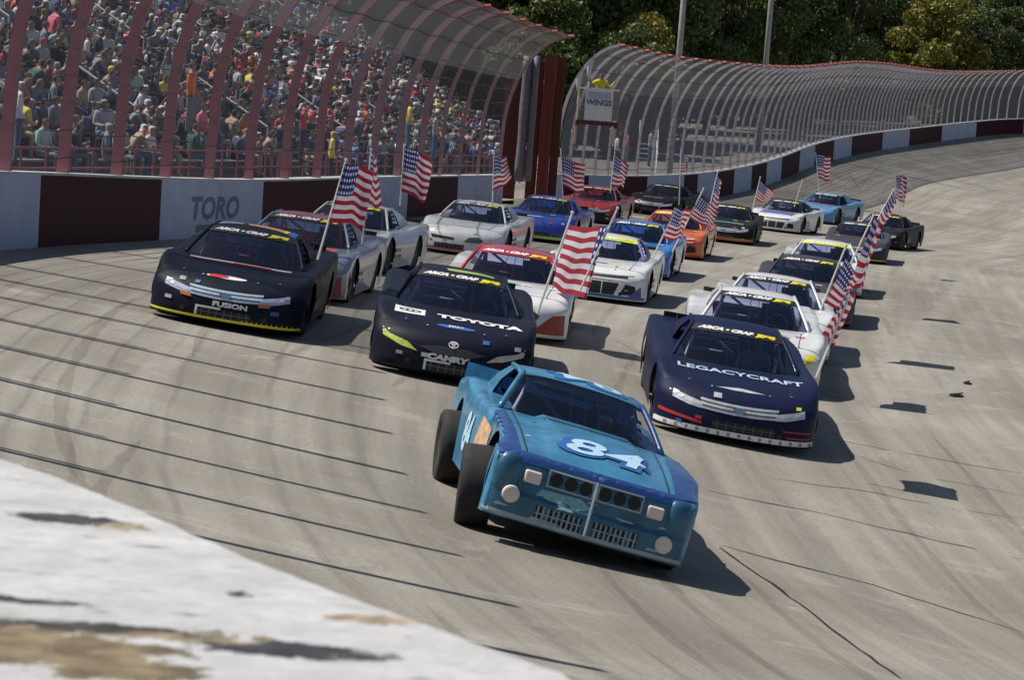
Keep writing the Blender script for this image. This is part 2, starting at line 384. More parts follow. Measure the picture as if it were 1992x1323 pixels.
def wall_sections(u0, u1, bounds, first_white, name, label):
    """closed concrete wall between u0 and u1; face paint changes at the given boundaries"""
    ua = float(np.argmax(WP[:, 1] > -.6)) * DU; ub = float(np.argmax(WP[:, 1] > 6)) * DU
    fine = list(np.arange(ua, ub, .025)) if u0 < 1 else []; jit = 0
    cuts = sorted(set([u0, u1] + fine + [x for x in bounds if u0 < x < u1] + list(np.arange(u0, u1, 1.0))))
    cuts = [c for i, c in enumerate(cuts) if i == 0 or c - cuts[i - 1] > .01 or c in bounds]
    b = MB(); prof = [(0.03, -WALLH - .6), (0, -.04), (-.02, 0), (-.40, 0), (-.42, -.04), (-.45, -1.8)]
    rows = []
    for c in cuts:
        p = Wp(c); n = Nn(c)
        if fine and ua < c < ub:
            jit = jit * .9 + random.uniform(-.0025, .0025); jz = 0; ch = -.008 if random.random() < .08 else 0
            rows.append([p + n * (o + (jit + ch * .6 if k in (1, 2) else 0)) + Vector((0, 0, z + (jz + ch * .3 if k == 2 else 0))) for k, (o, z) in enumerate(prof)])
        else: rows.append([p + n * o + Vector((0, 0, z)) for (o, z) in prof])
    allb = [x for x in bounds]
    for i in range(len(cuts) - 1):
        k = sum(1 for x in allb if x <= cuts[i] + 1e-6); white = (k % 2 == 0) == first_white
        for j in range(len(prof) - 1):
            b.cur = 2 if j in (1, 2, 3) else (1 if j == 4 else (1 if white else 0))
            b.add([rows[i][j], rows[i][j + 1], rows[i + 1][j + 1], rows[i + 1][j]], [(0, 1, 2, 3)])
    b.cur = 1
    for rr, fl in ((rows[0], 0), (rows[-1], 1)):
        b.add(rr, [tuple(range(len(rr)))[::(-1 if fl else 1)]])
    return tag(b.build(name, [MAROON, WWHITE, WTOP]), label, 'wall')
uG0, uG1 = u_at_px(978), u_at_px(1080)
pxb = [75, 308, 505, 667, 795, 890]; BA = [u_at_px(x) for x in pxb]
P0 = BA[1] - BA[0]; near = [BA[0] - P0 * k for k in (1, 2, 3, 4)][::-1]; near = [x for x in near if x > 1]
BA_ = near + BA
wallA = wall_sections(0, uG0, BA_, (len(near) % 2 == 0), 'track_wall', 'long maroon and white concrete wall from the flaking foreground top to the red gate')
pxb2 = [1092, 1135, 1215, 1270, 1339, 1353 + 16, 1388, 1426, 1460, 1490, 1521, 1555, 1586, 1622, 1658, 1717, 1770, 1832, 1898, 1989]
BB = [u_at_px(x) for x in [1092, 1140, 1200, 1260, 1330, 1353, 1388, 1426, 1460, 1490, 1521, 1555, 1586, 1622, 1658, 1717, 1770, 1832, 1898, 1989]]
BB += [BB[-1] + 8 * k for k in range(1, 5)]
BB = [x for i, x in enumerate(BB) if i == 0 or x > BB[i - 1] + .1]
wallB = wall_sections(uG1, ULEN - 1, BB, True, 'track_wall', 'maroon and white concrete wall curving away beyond the flag stand')

# text helper -------------------------------------------------------------
def text_mesh(s, size=1, shear=0, offset=0, extr=0, align='CENTER', sx=1):
    cu = bpy.data.curves.new('t', 'FONT'); cu.body = s; cu.size = size; cu.shear = shear; cu.offset = offset; cu.extrude = extr
    cu.align_x = align; cu.align_y = 'CENTER'; cu.resolution_u = 3
    o = bpy.data.objects.new('t', cu); COL.objects.link(o); dg = bpy.context.evaluated_depsgraph_get(); dg.update()
    m = bpy.data.meshes.new_from_object(o.evaluated_get(dg)); bpy.data.objects.remove(o); bpy.data.curves.remove(cu)
    vs = [(v.co.x * sx, v.co.y, v.co.z) for v in m.vertices]; fs = [tuple(p.vertices) for p in m.polygons]; bpy.data.meshes.remove(m)
    return vs, fs
# faded lettering on the second white panel
def on_wall(vs, fs, uc, zc, off=.012):
    b = MB(); out = []
    for (x, y, z) in vs:
        p = Wp(uc + x); n = Nn(uc + x); tt = (zc + y) / -1.8
        out.append(p + n * (.0 + .03 * tt * 0.9 + off) + Vector((0, 0, zc + y)))
    b.add(out, fs); return b
vs, fs = text_mesh('TORO', .62, .15, .025, sx=2.3)
uc = (BA[1] + BA[2]) / 2
lm = sheet_material('faded_lettering', (.02, .03, .05), .36)
o = on_wall(vs, fs, uc, -.62).build('lettering', lm, wallA)
vs, fs = text_mesh('SPEEDWAY', .19, .1, .012, sx=3.2); on_wall(vs, fs, uc, -1.02).build('lettering', lm, wallA)

# ------------------------------------------------------------------ catch fences
POSTM = mat('faded_maroon_steel', (.35, .11, .12), .6, noise=.35, nscale=3); POSTG = mat('weathered_grey_pink_steel', (.56, .49, .53), .6, noise=.3, nscale=2); POSTN = mat('dull_rose_steel', (.34, .17, .19), .6, noise=.3, nscale=2)
CABLE = mat('dark_cable', (.025, .025, .03), .5, .4); TIPM = mat('tip_red', (.38, .06, .05), .6)
MESHL = sheet_material('chain_mesh', (.40, .39, .44), .20); MESHO = sheet_material('overhang_mesh', (.50, .51, .56), .46)
MESHF = sheet_material('far_chain_mesh', (.30, .30, .34), .52)
def fprof(sc=1.0):
    pts = [(0, -.9), (0, 0), (0.01, .7), (.03, 1.3)]
    for k in range(1, 11):
        th = R(84) * k / 10; pts.append((.03 + 2.35 * (1 - math.cos(th)), 1.3 + 3.75 * math.sin(th)))
    return [(a * sc, h * sc) for a, h in pts]
def make_fence(u0, u1, step, label, mfun, scf, first=None):
    root = empty('catch_fence', label, 'fence', None, Wp((u0 + u1) / 2) + Vector((0, 0, 0)))
    inv = -root.location
    n = int((u1 - u0) / step); ul = [u0 + (u1 - u0) * i / n for i in range(n + 1)]
    if first: ul = [first + 2.35 * i for i in range(-40, 0) if first + 2.35 * i > .5 and (Wp(first + 2.35 * i).y > 5.2 or Wp(first + 2.35 * i).y < -1.5)] + ul
    for u in ul:
        p = Wp(u) - Nn(u) * .2; nn = Nn(u); sc = scf(u)
        pts = [p + nn * a + Vector((0, 0, h)) + inv for a, h in fprof(sc)]
        b = MB(); tdir = Tn(u); r1 = .075
        # I-beam-like post: rectangular section
        rows = []
        for k, q in enumerate(pts):
            dq = (pts[min(k + 1, len(pts) - 1)] - pts[max(k - 1, 0)]).normalized(); nrm = dq.cross(tdir).normalized()
            tw = .045
            rows.append([q + nrm * (.10 if p.y < 80 else .055) - tdir * tw, q + nrm * (.10 if p.y < 80 else .055) + tdir * tw, q - nrm * (.10 if p.y < 80 else .055) + tdir * tw, q - nrm * (.10 if p.y < 80 else .055) - tdir * tw, q + nrm * (.10 if p.y < 80 else .055) - tdir * tw])
        b.grid(rows); b.add(rows[-1][:4], [(0, 1, 2, 3)])
        b.cur = 2
        if p.y < 80: b.tube([q - nn * .02 + tdir * .16 for q in pts[:9]], .04, 5)
        b.cur = 1; b.tube([pts[-1], pts[-1] + nn * .22 * sc + Vector((0, 0, .02))], .06, 5)
        b.build('post', [mfun(u), TIPM, CABLE], root)
    ulist = np.arange((u0 if not first else float(np.argmax(WP[:, 1] > 6.5)) * DU), u1 + .01, 1.0)
    heights = [(.03, .25), (.03, .7), (.03, 1.15), (.04, 1.6), (.08, 2.05), (.16, 2.5), (.3, 3.0), (.5, 3.5), (.85, 4.05), (1.4, 4.6), (2.0, 4.95)]
    for (a, h) in heights:
        b = MB(); b.tube([Wp(u) + Nn(u) * ((a) * scf(u) - .2 + .08) + Vector((0, 0, h * scf(u) + .035 * math.sin(u * 1.7 + h))) + inv for u in ulist], [.004 if Wp(u).y < 42 else .014 for u in ulist], 4)
        b.build('cable', CABLE, root)
    far = u0 > 60
    pr = fprof(); low = pr[1:8]; up = pr[7:]
    for nm, pp, mm in (('mesh_panel', low, MESHF if far else MESHL), ('overhang_mesh', up, MESHO)):
        b = MB(); b.grid([[Wp(u) + Nn(u) * (a * scf(u) - .2 + .11) + Vector((0, 0, h * scf(u))) + inv for a, h in pp] for u in ulist if Wp(u).y > 33])
        b.build(nm, mm, root, True)
    b = MB(); a, h = fprof()[-1]
    b.tube([Wp(u) + Nn(u) * (a * scf(u) - .2) + Vector((0, 0, h * scf(u) + .05)) + inv for u in ulist if Wp(u).y > 34], .025, 5)
    b.build('top_rail', TIPM, root)
    return root
def sc1(u): return np.interp(Wp(u).y, [0, 60, 95, 130, 170, 210], [1, 1, 1, .97, .86, .78])
uF0 = u_at_px(30); NEARSTEP = 3.4
ustart = uF0 - NEARSTEP
make_fence(ustart, uG0, NEARSTEP, 'faded maroon catch fence with curved posts in front of the packed grandstand', lambda u: POSTM if Wp(u).y < 66 else POSTN, sc1, ustart)
make_fence(uG1 + .6, ULEN - 3, 1.75, 'long grey catch fence with close curved posts beyond the flag stand', lambda u: POSTG, sc1)

# ------------------------------------------------------------------ gate in the wall gap
g0 = empty('steel_gate', 'tall dark red steel gate with rolled grey mesh in the gap between the two fences', 'gate', None, Wp((uG0 + uG1) / 2) - Vector((0, 0, 1.2)))
RED1 = mat('gate_red', (.12, .022, .02), .6, noise=.35, nscale=3); RED2 = mat('gate_brick', (.20, .045, .032), .7, noise=.45, nscale=3)
DG = Wp((uG0 + uG1) / 2).y
def vcol(px, wpx, ytop, ybot, d, depth, m, name, ribs=0, rollsec=False):
    p0 = at(px - wpx / 2, ybot, d) - g0.location; p1 = at(px + wpx / 2, ybot, d) - g0.location; H = (ybot - ytop) / (FPX / d)
    b = MB(); ax = (p1 - p0); ax.z = 0; L = ax.length; ax.normalize(); dp = Vector((-ax.y, ax.x, 0))
    if rollsec:
        b.tube([p0 + ax * L / 2 + Vector((0, 0, k * H / 8)) for k in range(9)], [L / 2 * (1 + .08 * math.sin(k * 1.7)) for k in range(9)], 10)
    else:
        M_ = Matrix((ax, dp, Vector((0, 0, 1)))).transposed().to_4x4(); M_.translation = p0
        b.box((0, 0, 0), (L, depth, H), M_)
        for k in range(ribs): x = L * (k + .5) / ribs; b.box((x - .03, -.04, 0), (x + .03, -.001, H), M_)
        b.box((0, -.03, H * .5), (L, -.002, H * .5 + .08), M_)
    return b.build(name, m, g0, rollsec)
vcol(982, 34, 160, 395, DG + .5, .25, RED1, 'door_panel', 3)
vcol(1051, 22, 106, 395, DG + .8, .25, RED2, 'door_panel', 2)
vcol(1071, 17, 110, 395, DG + 1.1, .25, RED1, 'door_panel', 2)
vcol(1029, 20, 118, 395, DG + 1.2, .3, RED1, 'door_post')
vcol(1009, 19, 108, 352, DG - .2, .3, mat('rolled_mesh', (.15, .14, .165), .6, noise=.3, nscale=6), 'rolled_mesh', rollsec=True)
vcol(1026, 13, 108, 352, DG - .3, .3, MATS['rolled_mesh'], 'rolled_mesh', rollsec=True)

# ------------------------------------------------------------------ flag stand, sign, flagman built below with the people
FD = 91.0
fs0 = at(1160, 243, FD)
fst = empty('flag_stand', 'small dark red flag stand with a white sign hung over the start line', 'flag stand', None, fs0)
b = MB(); b.box((-.75, -.6, 0), (.75, .7, .14)); b.box((-.75, -.6, -.06), (-.65, .9, 0)); b.box((.65, -.6, -.06), (.75, .9, 0)); b.build('platform', RED1, fst)
b = MB()
for x in (-.7, .7):
    b.tube([(x, -.55, .14), (x, -.55, 1.25)], .03); b.tube([(x, .65, .14), (x, .65, 1.25)], .03); b.tube([(x, -.55, 1.25), (x, .65, 1.25)], .025); b.tube([(x, .6, 0), (x, 1.25, -.7)], .04)
b.tube([(-.7, -.55, 1.25), (.7, -.55, 1.25)], .025); b.tube([(-.7, -.55, .7), (.7, -.55, .7)], .02)
b.build('railing', mat('tan_rail', (.45, .38, .30), .6), fst)
b = MB(); b.box((-.47, -.63, .16), (.50, -.60, 1.30)); sg = b.build('sign_board', mat('sign_white', (.84, .84, .82), .5, noise=.12, nscale=5), fst)
vs, fs = text_mesh('WINGS', .27, .05, .012, sx=1.0); b = MB(); b.add([(x + .01, -.636, y + .78) for x, y, z in vs], fs); b.build('lettering', mat('sign_ink', (.16, .15, .18), .6), sg)
b = MB(); b.box((-.40, -.637, .92), (.42, -.634, 1.16)); b.build('picture_band', mat('sign_band', (.50, .52, .62), .6), sg)
b = MB(); b.box((.5, -.58, .2), (.74, -.55, 1.2)); b.build('side_panel', mat('side_tan', (.30, .26, .22), .7), fst)

# ------------------------------------------------------------------ flags
def flag_material():
    m = bpy.data.materials.new('stars_and_stripes_cloth'); m.use_nodes = True; t = m.node_tree; b = t.nodes['Principled BSDF']
    uv = t.nodes.new('ShaderNodeUVMap'); sp = t.nodes.new('ShaderNodeSeparateXYZ'); t.links.new(uv.outputs[0], sp.inputs[0])
    def M_(op, a, c=None, d=None):
        n = t.nodes.new('ShaderNodeMath'); n.operation = op
        for i, v in enumerate((a, c, d)):
            if v is None: continue
            if isinstance(v, (int, float)): n.inputs[i].default_value = v
            else: t.links.new(v, n.inputs[i])
        return n.outputs[0]
    X, Y = sp.outputs[0], sp.outputs[1]
    stripe = M_('MODULO', M_('FLOOR', M_('MULTIPLY', M_('SUBTRACT', 1.0, Y), 13)), 2)      # 0 = red
    c = mixc(t, stripe, (.30, .014, .035), (.56, .53, .58))
    can = M_('MULTIPLY', M_('LESS_THAN', X, .4), M_('GREATER_THAN', Y, 6 / 13))
    sx = M_('SUBTRACT', M_('FRACT', M_('MULTIPLY', X, 6 / .4)), .5); sy = M_('SUBTRACT', M_('FRACT', M_('MULTIPLY', M_('SUBTRACT', Y, 6 / 13), 5 * 13 / 7)), .5)
    star = M_('LESS_THAN', M_('ADD', M_('MULTIPLY', sx, sx), M_('MULTIPLY', sy, sy)), .075)
    cc = mixc(t, star, (.018, .022, .13), (.55, .55, .66))
    c = mixc(t, can, c, cc)
    t.links.new(c, b.inputs['Base Color']); b.inputs['Roughness'].default_value = .8
    # thin cloth lets some light through
    tl = t.nodes.new('ShaderNodeBsdfTranslucent'); t.links.new(c, tl.inputs[0]); mx = t.nodes.new('ShaderNodeMixShader'); mx.inputs[0].default_value = .3
    t.links.new(b.outputs[0], mx.inputs[1]); t.links.new(tl.outputs[0], mx.inputs[2]); t.links.new(mx.outputs[0], t.nodes['Material Output'].inputs[0])
    return m
FLAGM = flag_material()
def car_flag(base, tip, d, cloth, label, amp=.06, seed=0, uo=0, ext=.85):
    """pole from base to tip pixel at depth d; cloth = pixel corners hoist-top, fly-top, fly-bottom, hoist-bottom"""
    A = at(*base, d); B = at(*tip, d)
    root = empty('flag', label, 'flag', 'flags flown from the parading race cars', A)
    b = MB(); b.tube([Vector((0, 0, 0)), (B - A)], [.016, .013], 6); b.tube([(B - A), (B - A) + (B - A).normalized() * .03], .022, 6); b.build('pole', POLEW, root)
    if cloth:
        c = [at(*p, d - .03 + (ext if k in (1, 2) else 0)) - A for k, p in enumerate(cloth)]; rows = []; NX, NY = 26, 18; rr = random.Random(seed); ph = rr.uniform(0, 6)
        for j in range(NY + 1):
            v = j / NY; row = []
            for i in range(NX + 1):
                u = i / NX; p = (c[3].lerp(c[2], u)).lerp(c[0].lerp(c[1], u), v)
                wv = math.sin(u * 8 + ph + v * 1.6) * amp * (u ** .6) + math.sin(u * 3 + v * 6 + ph * 2) * amp * .6 * u ** .6 + math.sin(u * 17 + v * 5 + ph * 3) * amp * .28 * u ** .5
                row.append(p + Vector((math.sin(u * 7 + v * 3 + ph) * amp * .25 * u, -wv, math.sin(u * 6 + ph) * amp * .6 * u + math.sin(u * 14 + v * 3 + ph) * amp * .18 * u)))
            rows.append(row)
        mb = MB(); mb.grid(rows); m = mb.mesh('cloth', [FLAGM], True); ul = m.uv_layers.new(name='UVMap')
        ue = .78 if uo == 0 else 1
        uvs = [(uo + (ue - uo) * i / NX, j / NY) for j in range(NY + 1) for i in range(NX + 1)]
        ii = np.empty(len(m.loops), int); m.loops.foreach_get('vertex_index', ii); ul.data.foreach_set('uv', np.array(uvs)[ii].ravel())
        new_obj('cloth', m, root)
    return root

# ------------------------------------------------------------------ race cars
def smoothstep(t): t = min(max(t, 0), 1); return t * t * (3 - 2 * t)
class Shell:
    pass
def build_shell(P):
    """returns (body bmesh mesh, bvh). nose faces local -Y, +X is the car's left as the photo sees it on the right"""
    y0 = P['y0']; D = P['D']; n = P['n']; NP = 36
    phis = [-1 + 2 * i / NP for i in range(NP + 1)]
    def plan(ph):
        a = ph * math.pi / 2; s = math.copysign(abs(math.sin(a)) ** (2 / n), a); c = abs(math.cos(a)) ** (2 / n)
        return s, D * (1 - c) + P.get('vee', 0) * abs(s)
    rows = []; o_list = P['face']
    hood = P['hood']; ycowl = hood[-1][0] + y0
    def wl(y, s):
        tab = P['wL'] if s < 0 else P['wR']; return np.interp(y, [q[0] for q in tab], [q[1] for q in tab])
    def fz(y, s):
        tab = P['fend']; return np.interp(y, [q[0] for q in tab], [q[1] for q in tab])
    allrows = []
    for (o, z) in o_list: allrows.append((o, z, 1.0, True))
    ho = [h[0] for h in hood]; hz = [h[1] for h in hood]
    oo = ho[0]
    while oo < ho[-1] + 1e-6:
        k = 1 - smoothstep((oo - ho[0] * .5) / (ho[-1] - ho[0] * .5)); allrows.append((oo, float(np.interp(oo, ho, hz)), k, False)); oo += .06
    yb = y0 + ho[-1]; deck = P['deck']
    y = yb + .06
    while y < deck[-1][0] + 1e-6:
        allrows.append((y - y0, float(np.interp(y, [q[0] for q in deck], [q[1] for q in deck])), 0, False)); y += .06
    G = []
    for (o, z, k, face) in allrows:
        r_ = []
        for ph in phis:
            s, yo = plan(ph); a = abs(s)
            yy = y0 + o * (1 - (a ** 6) * (1 if face else 0)) + yo * k
            wd = wl(yy, s); x = s * wd
            zz = z
            if not face:
                kk = smoothstep((o - ho[0]) / .25)
                zz += fz(yy, s) * (a ** P.get('fpow', 5)) * kk - .035 * max(0, (a - .9) / .1) ** 2 * kk + P.get('crown', .02) * (1 - a * a) * kk
                if P.get('bulge') and a < .6: zz += P['bulge'] * kk * smoothstep((.50 - a) / .05)
            r_.append(Vector((x, yy, zz)))
        G.append(r_)
    # tail face
    last = G[-1]
    for (dy, z) in ((.03, last[18].z - .06), (.06, .6), (.03, .35), (0, .22)):
        G.append([Vector((q.x * .985, last[i].y + dy, min(z, q.z))) for i, q in enumerate(last)])
    cab = P['cab']   # opening under the greenhouse
    b = MB(); nf = len(o_list)
    vs = [p for r_ in G for p in r_]; fs = []; nc = NP + 1
    for i in range(len(G) - 1):
        for j in range(nc - 1):
            c = (G[i][j] + G[i][j + 1] + G[i + 1][j + 1] + G[i + 1][j]) / 4
            if cab[0] < c.y < cab[1] and abs(c.x) < cab[2]: continue
            fs.append((i * nc + j, i * nc + j + 1, (i + 1) * nc + j + 1, (i + 1) * nc + j))
    b.add(vs, fs)
    # sides
    zbot = P['zbot']
    for side in (0, nc - 1):
        sg = -1 if side == 0 else 1
        st = [G[i][side] for i in range(nf - 1, len(G) - 3)]
        SR = []
        for q in st:
            zb = zbot
            for (yw, rr, zc) in P['arch']:
                if abs(q.y - yw) < rr: zb = max(zb, zc + math.sqrt(rr * rr - (q.y - yw) ** 2))
            zb = min(zb, q.z - .02)
            col_ = []
            for k in range(9):
                t = k / 8; z = q.z + (zb - q.z) * t; hh = (q.z - z) / max(.05, q.z - zbot)
                col_.append(Vector((q.x + sg * P.get('side', .03) * math.sin(math.pi * min(1, hh * 1.1)) - sg * .02 * hh, q.y, z)))
            SR.append(col_)
        b.grid(SR, flip=(sg > 0))
        # wheel arch lips
    me = b.mesh('body', None, True)
    bm = bmesh.new(); bm.from_mesh(me); bmesh.ops.remove_doubles(bm, verts=bm.verts, dist=.004); bmesh.ops.recalc_face_normals(bm, faces=bm.faces)
    bm.to_mesh(me); bvh = BVHTree.FromBMesh(bm); bm.free(); me.shade_smooth()
    me.materials.append(WHITE)
    return me, bvh
LMP = dict(y0=-2.45, D=.60, n=2.45, face=[(.05, .085), (.0, .12), (.0, .22), (.015, .33), (.04, .43), (.09, .51)],
    hood=[(.14, .555), (.2, .585), (.32, .62), (.55, .66), (.9, .70), (1.25, .735), (1.5, .755)],
    deck=[(-.95, .755), (0, .79), (1.0, .83), (2.0, .86), (2.42, .88)],
    wL=[(-2.5, .97), (-1.5, 1.0), (2, 1.0), (2.5, .96)], wR=[(-2.5, .97), (-1.5, 1.0), (2, 1.0), (2.5, .96)],
    fend=[(-2, .05), (-1.45, .10), (-.8, .05), (.3, .02), (1.3, .06), (2.4, .02)], cab=(-.86, 1.25, .66), zbot=.11,
    arch=[(-1.40, .385, .32), (1.33, .385, .32)])
LM_BODY, LM_BVH = build_shell(LMP)
CAMP = dict(y0=-2.35, D=.20, n=4.2, vee=.06, face=[(.06, .14), (.0, .17), (.0, .36), (.035, .39), (.05, .52), (.06, .62), (.075, .655)],
    hood=[(.10, .70), (.2, .725), (.5, .77), (1.0, .835), (1.5, .885), (1.7, .90)],
    deck=[(-.65, .90), (0, .90), (1.0, .92), (1.6, .93), (2.2, .90), (2.36, .87)],
    wL=[(-2.5, .91), (-2.0, .91), (-1.75, .84), (-.9, .84), (-.6, .90), (1.0, .92), (2.4, .88)], wR=[(-2.5, .91), (-2.1, .94), (-1.5, 1.02), (-1.0, 1.0), (0, .93), (1.2, .98), (2.4, .9)],
    fend=[(-2.3, .0), (-1.9, .0), (-1.5, .03), (-.7, .0), (.8, .0), (1.4, .05), (2.3, .0)], fpow=4, crown=.03, bulge=.035, side=.02, cab=(-.6, 1.3, .62), zbot=.17,
    arch=[(-1.42, .44, .33), (1.30, .42, .33)])
CM_BODY, CM_BVH = build_shell(CAMP)

def subdiv_bm(vs, fs, maxlen):
    bm = bmesh.new(); bv = [bm.verts.new(v) for v in vs]
    for f in fs:
        try: bm.faces.new([bv[i] for i in f])
        except ValueError: pass
    bmesh.ops.triangulate(bm, faces=bm.faces)
    for _ in range(5):
        es = [e for e in bm.edges if e.calc_length() > maxlen]
        if not es: break
        bmesh.ops.subdivide_edges(bm, edges=es, cuts=1); bmesh.ops.triangulate(bm, faces=bm.faces)
    return bm
def decal(bvh, vs, fs, mode, off=.006, maxlen=.07):
    """vs are (x, up) pairs; mode 'front' throws them along +y, 'top' along -z, 'left'/'right' along x"""
    bm = subdiv_bm([(v[0], v[1], 0) for v in vs], fs, maxlen); kill = []
    for v in bm.verts:
        x, y = v.co.x, v.co.y
        if mode == 'front': o_, d_ = Vector((x, -4, y)), Vector((0, 1, 0))
        elif mode == 'top': o_, d_ = Vector((x, y, 3)), Vector((0, 0, -1))
        elif mode == 'right': o_, d_ = Vector((3, x, y)), Vector((-1, 0, 0))
        else: o_, d_ = Vector((-3, -x, y)), Vector((1, 0, 0))
        loc, nrm, i, dist = bvh.ray_cast(o_, d_)
        if loc is None: kill.append(v); continue
        if nrm.dot(d_) > 0: nrm = -nrm
        v.co = loc + nrm * off
    if kill: bmesh.ops.delete(bm, geom=kill, context='VERTS')
    me = bpy.data.meshes.new('decal'); bm.to_mesh(me); bm.free(); return me
def poly(*pts): return list(pts), [tuple(range(len(pts)))]
def oval(cx, cy, rx, ry, n=20): return poly(*[(cx + rx * math.cos(2 * math.pi * k / n), cy + ry * math.sin(2 * math.pi * k / n)) for k in range(n)])
def rect(x0, y0, x1, y1): return poly((x0, y0), (x1, y0), (x1, y1), (x0, y1))
def merge(*ps):
    vs = []; fs = []
    for v, f in ps: n = len(vs); vs += list(v); fs += [tuple(i + n for i in q) for q in f]
    return vs, fs
def curvebar(x0, x1, zc, sag, th, n=12):   # horizontal bar, ends lifted
    t_ = [(x0 + (x1 - x0) * k / n) for k in range(n + 1)]; c = (x0 + x1) / 2; h = (x1 - x0) / 2
    f = lambda x: zc + sag * ((x - c) / h) ** 2
    return poly(*([(x, f(x) - th / 2) for x in t_] + [(x, f(x) + th / 2) for x in t_[::-1]]))
def mirror(p): v, f = p; return [(-a[0], a[1]) for a in v], [q[::-1] for q in f]

class WS:   # greenhouse surfaces, shared with text mapping
    def __init__(s, base, roof, rear, top, bulge=.03):
        s.b = base; s.r = roof; s.k = rear; s.top = top; s.bulge = bulge
    def ws(s, a, b, off=0):
        bx, by, bz, bc = s.b; rx, ry, rz, rc = s.r
        p = Vector((bx * a, by + bc * a * a, bz)).lerp(Vector((rx * a, ry + rc * a * a, rz - .02 * a * a)), b)
        nrm = Vector((a * .25, -(rz - bz), (ry - by))).normalized()
        return p + nrm * (s.bulge * math.sin(math.pi * b) * (1 - a * a * .5) + off)
    def roof(s, a, c, off=0):
        rx, ry, rz, rc = s.r; x1, y1, z1 = s.top
        y = ry + rc * a * a * (1 - c) + (y1 - ry) * c; x = (rx + (x1 - rx) * c) * a
        return Vector((x, y, rz - .02 * a * a * (1 - c) - .03 * a ** 4 + (z1 - rz) * c + .035 * math.sin(math.pi * c) * (1 - a * a * .6) + off))
    def rear(s, a, b):
        x1, y1, z1 = s.top; kx, ky, kz = s.k
        return Vector((x1 * a, y1, z1 - .03 * a ** 4)).lerp(Vector((kx * a, ky, kz)), b) + Vector((0, .02, .03)) * math.sin(math.pi * b)
LMW = WS((.80, -1.03, .765, .17), (.575, -.30, 1.165, .07), (.72, 1.55, .87), (.56, .55, 1.19))
CMW = WS((.80, -.70, .91, .10), (.60, -.02, 1.27, .05), (.72, 1.45, .94), (.60, .85, 1.27), .02)
A_ = [i / 12 - 1 for i in range(25)]; B_ = [i / 8 for i in range(9)]
def gh_meshes(W, vis0):
    out = {}
    b = MB(); b.grid([[W.ws(a, q) for a in A_] for q in B_]); out['windshield'] = b.mesh('windshield', [GLASS], True)
    b = MB(); b.grid([[W.roof(a, q) for a in A_] for q in B_]); b.grid([[W.roof(a, q, -.03) for a in A_] for q in B_], True); out['roof'] = b.mesh('roof', [WHITE], True)
    b = MB(); b.grid([[W.ws(a, vis0 + (1.0 - vis0) * q, .006) for a in A_] for q in (0, .33, .66, 1)]); out['windshield_banner'] = b.mesh('windshield_banner', [BLACK], True)
    b = MB(); b.grid([[W.rear(a, q) for a in A_] for q in B_]); out['rear_window'] = b.mesh('rear_window', [GLASS], True)
    for sg in (-1, 1):
        b = MB()
        # A pillar following the windshield edge
        P_ = [W.ws(sg, q / 8) for q in range(9)]; b.tube([p + Vector((-sg * .01, .01, 0)) for p in P_], .028, 6)
        # roof rail
        P2 = [W.roof(sg, q / 6) for q in range(7)]; b.tube(P2, .025, 6)
        # sail panel
        c0 = W.roof(sg, .62); c1 = W.roof(sg, 1); k1 = W.rear(sg, 1); k0 = Vector((k1.x * 1.03, c0.y + .22, k1.z - .03))
        b.grid([[c0.lerp(c1, t), c0.lerp(c1, t).lerp(k0.lerp(k1, t), .5) + Vector((sg * .03, 0, 0)), k0.lerp(k1, t)] for t in (0, .33, .66, 1)])
        b.grid([[c0.lerp(c1, t) + Vector((-sg * .03, 0, 0)), c0.lerp(c1, t).lerp(k0.lerp(k1, t), .5), k0.lerp(k1, t) + Vector((-sg * .03, 0, 0))] for t in (0, .33, .66, 1)], True)
        # quarter strut near the door
        out['pillar%d' % sg] = b.mesh('pillar', [WHITE], True)
    b = MB()   # roll cage
    rx, ry, rz, rc = W.r; hz = rz - .07; yb = W.top[1] - .05
    for sg in (-1, 1):
        b.tube([(sg * .62, W.b[1] + .35, .35), (sg * .62, W.b[1] + .42, W.b[2] - .02), (sg * .50, ry + .1, hz), (sg * .50, yb, hz), (sg * .58, yb + .05, .35)], .024, 6)
        b.tube([(sg * .5, yb, hz), (sg * .5, yb + .8, .6)], .022, 6)
    for y in (ry + .1, yb): b.tube([(-.5, y, hz), (.5, y, hz)], .024, 6)
    b.tube([(-.55, yb + .03, .75), (.55, yb + .03, .75)], .022, 6); b.tube([(-.5, yb, hz), (.5, yb + .05, .5)], .022, 6)
    b.tube([(-.6, W.b[1] + .42, W.b[2] - .06), (.6, W.b[1] + .42, W.b[2] - .06)], .024, 6)
    out['roll_cage'] = b.mesh('roll_cage', [CAGE], True)
    b = MB()
    for x in (-.17, .02, .21):
        b.grid([[W.ws(x + dx, q, -.012) for dx in (-.008, .008)] for q in B_])
    out['windshield_brace'] = b.mesh('windshield_brace', [CAGE])
    b = MB(); sx = .33
    b.box((sx - .21, .10, .38), (sx + .21, .5, .48)); b.box((sx - .23, .42, .45), (sx + .23, .52, 1.0)); b.box((sx - .13, .40, .96), (sx + .13, .50, 1.10))
    b.box((sx - .26, .3, .6), (sx - .2, .5, .9)); b.box((sx + .2, .3, .6), (sx + .26, .5, .9))
    out['seat'] = b.mesh('seat', [mat('seat_grey', (.07, .07, .08), .7)])
    b = MB(); b.box((-.66, W.b[1] + .22, .28), (.66, W.k[1] - .3, .34)); b.box((-.67, W.b[1] + .28, .30), (.67, W.b[1] + .34, W.b[2] - .05)); b.box((-.6, W.k[1] - .36, .3), (.6, W.k[1] - .3, .82))
    b.box((-.69, W.b[1] + .3, .28), (-.66, W.k[1] - .3, .74)); b.box((.66, W.b[1] + .3, .28), (.69, W.k[1] - .3, .74))
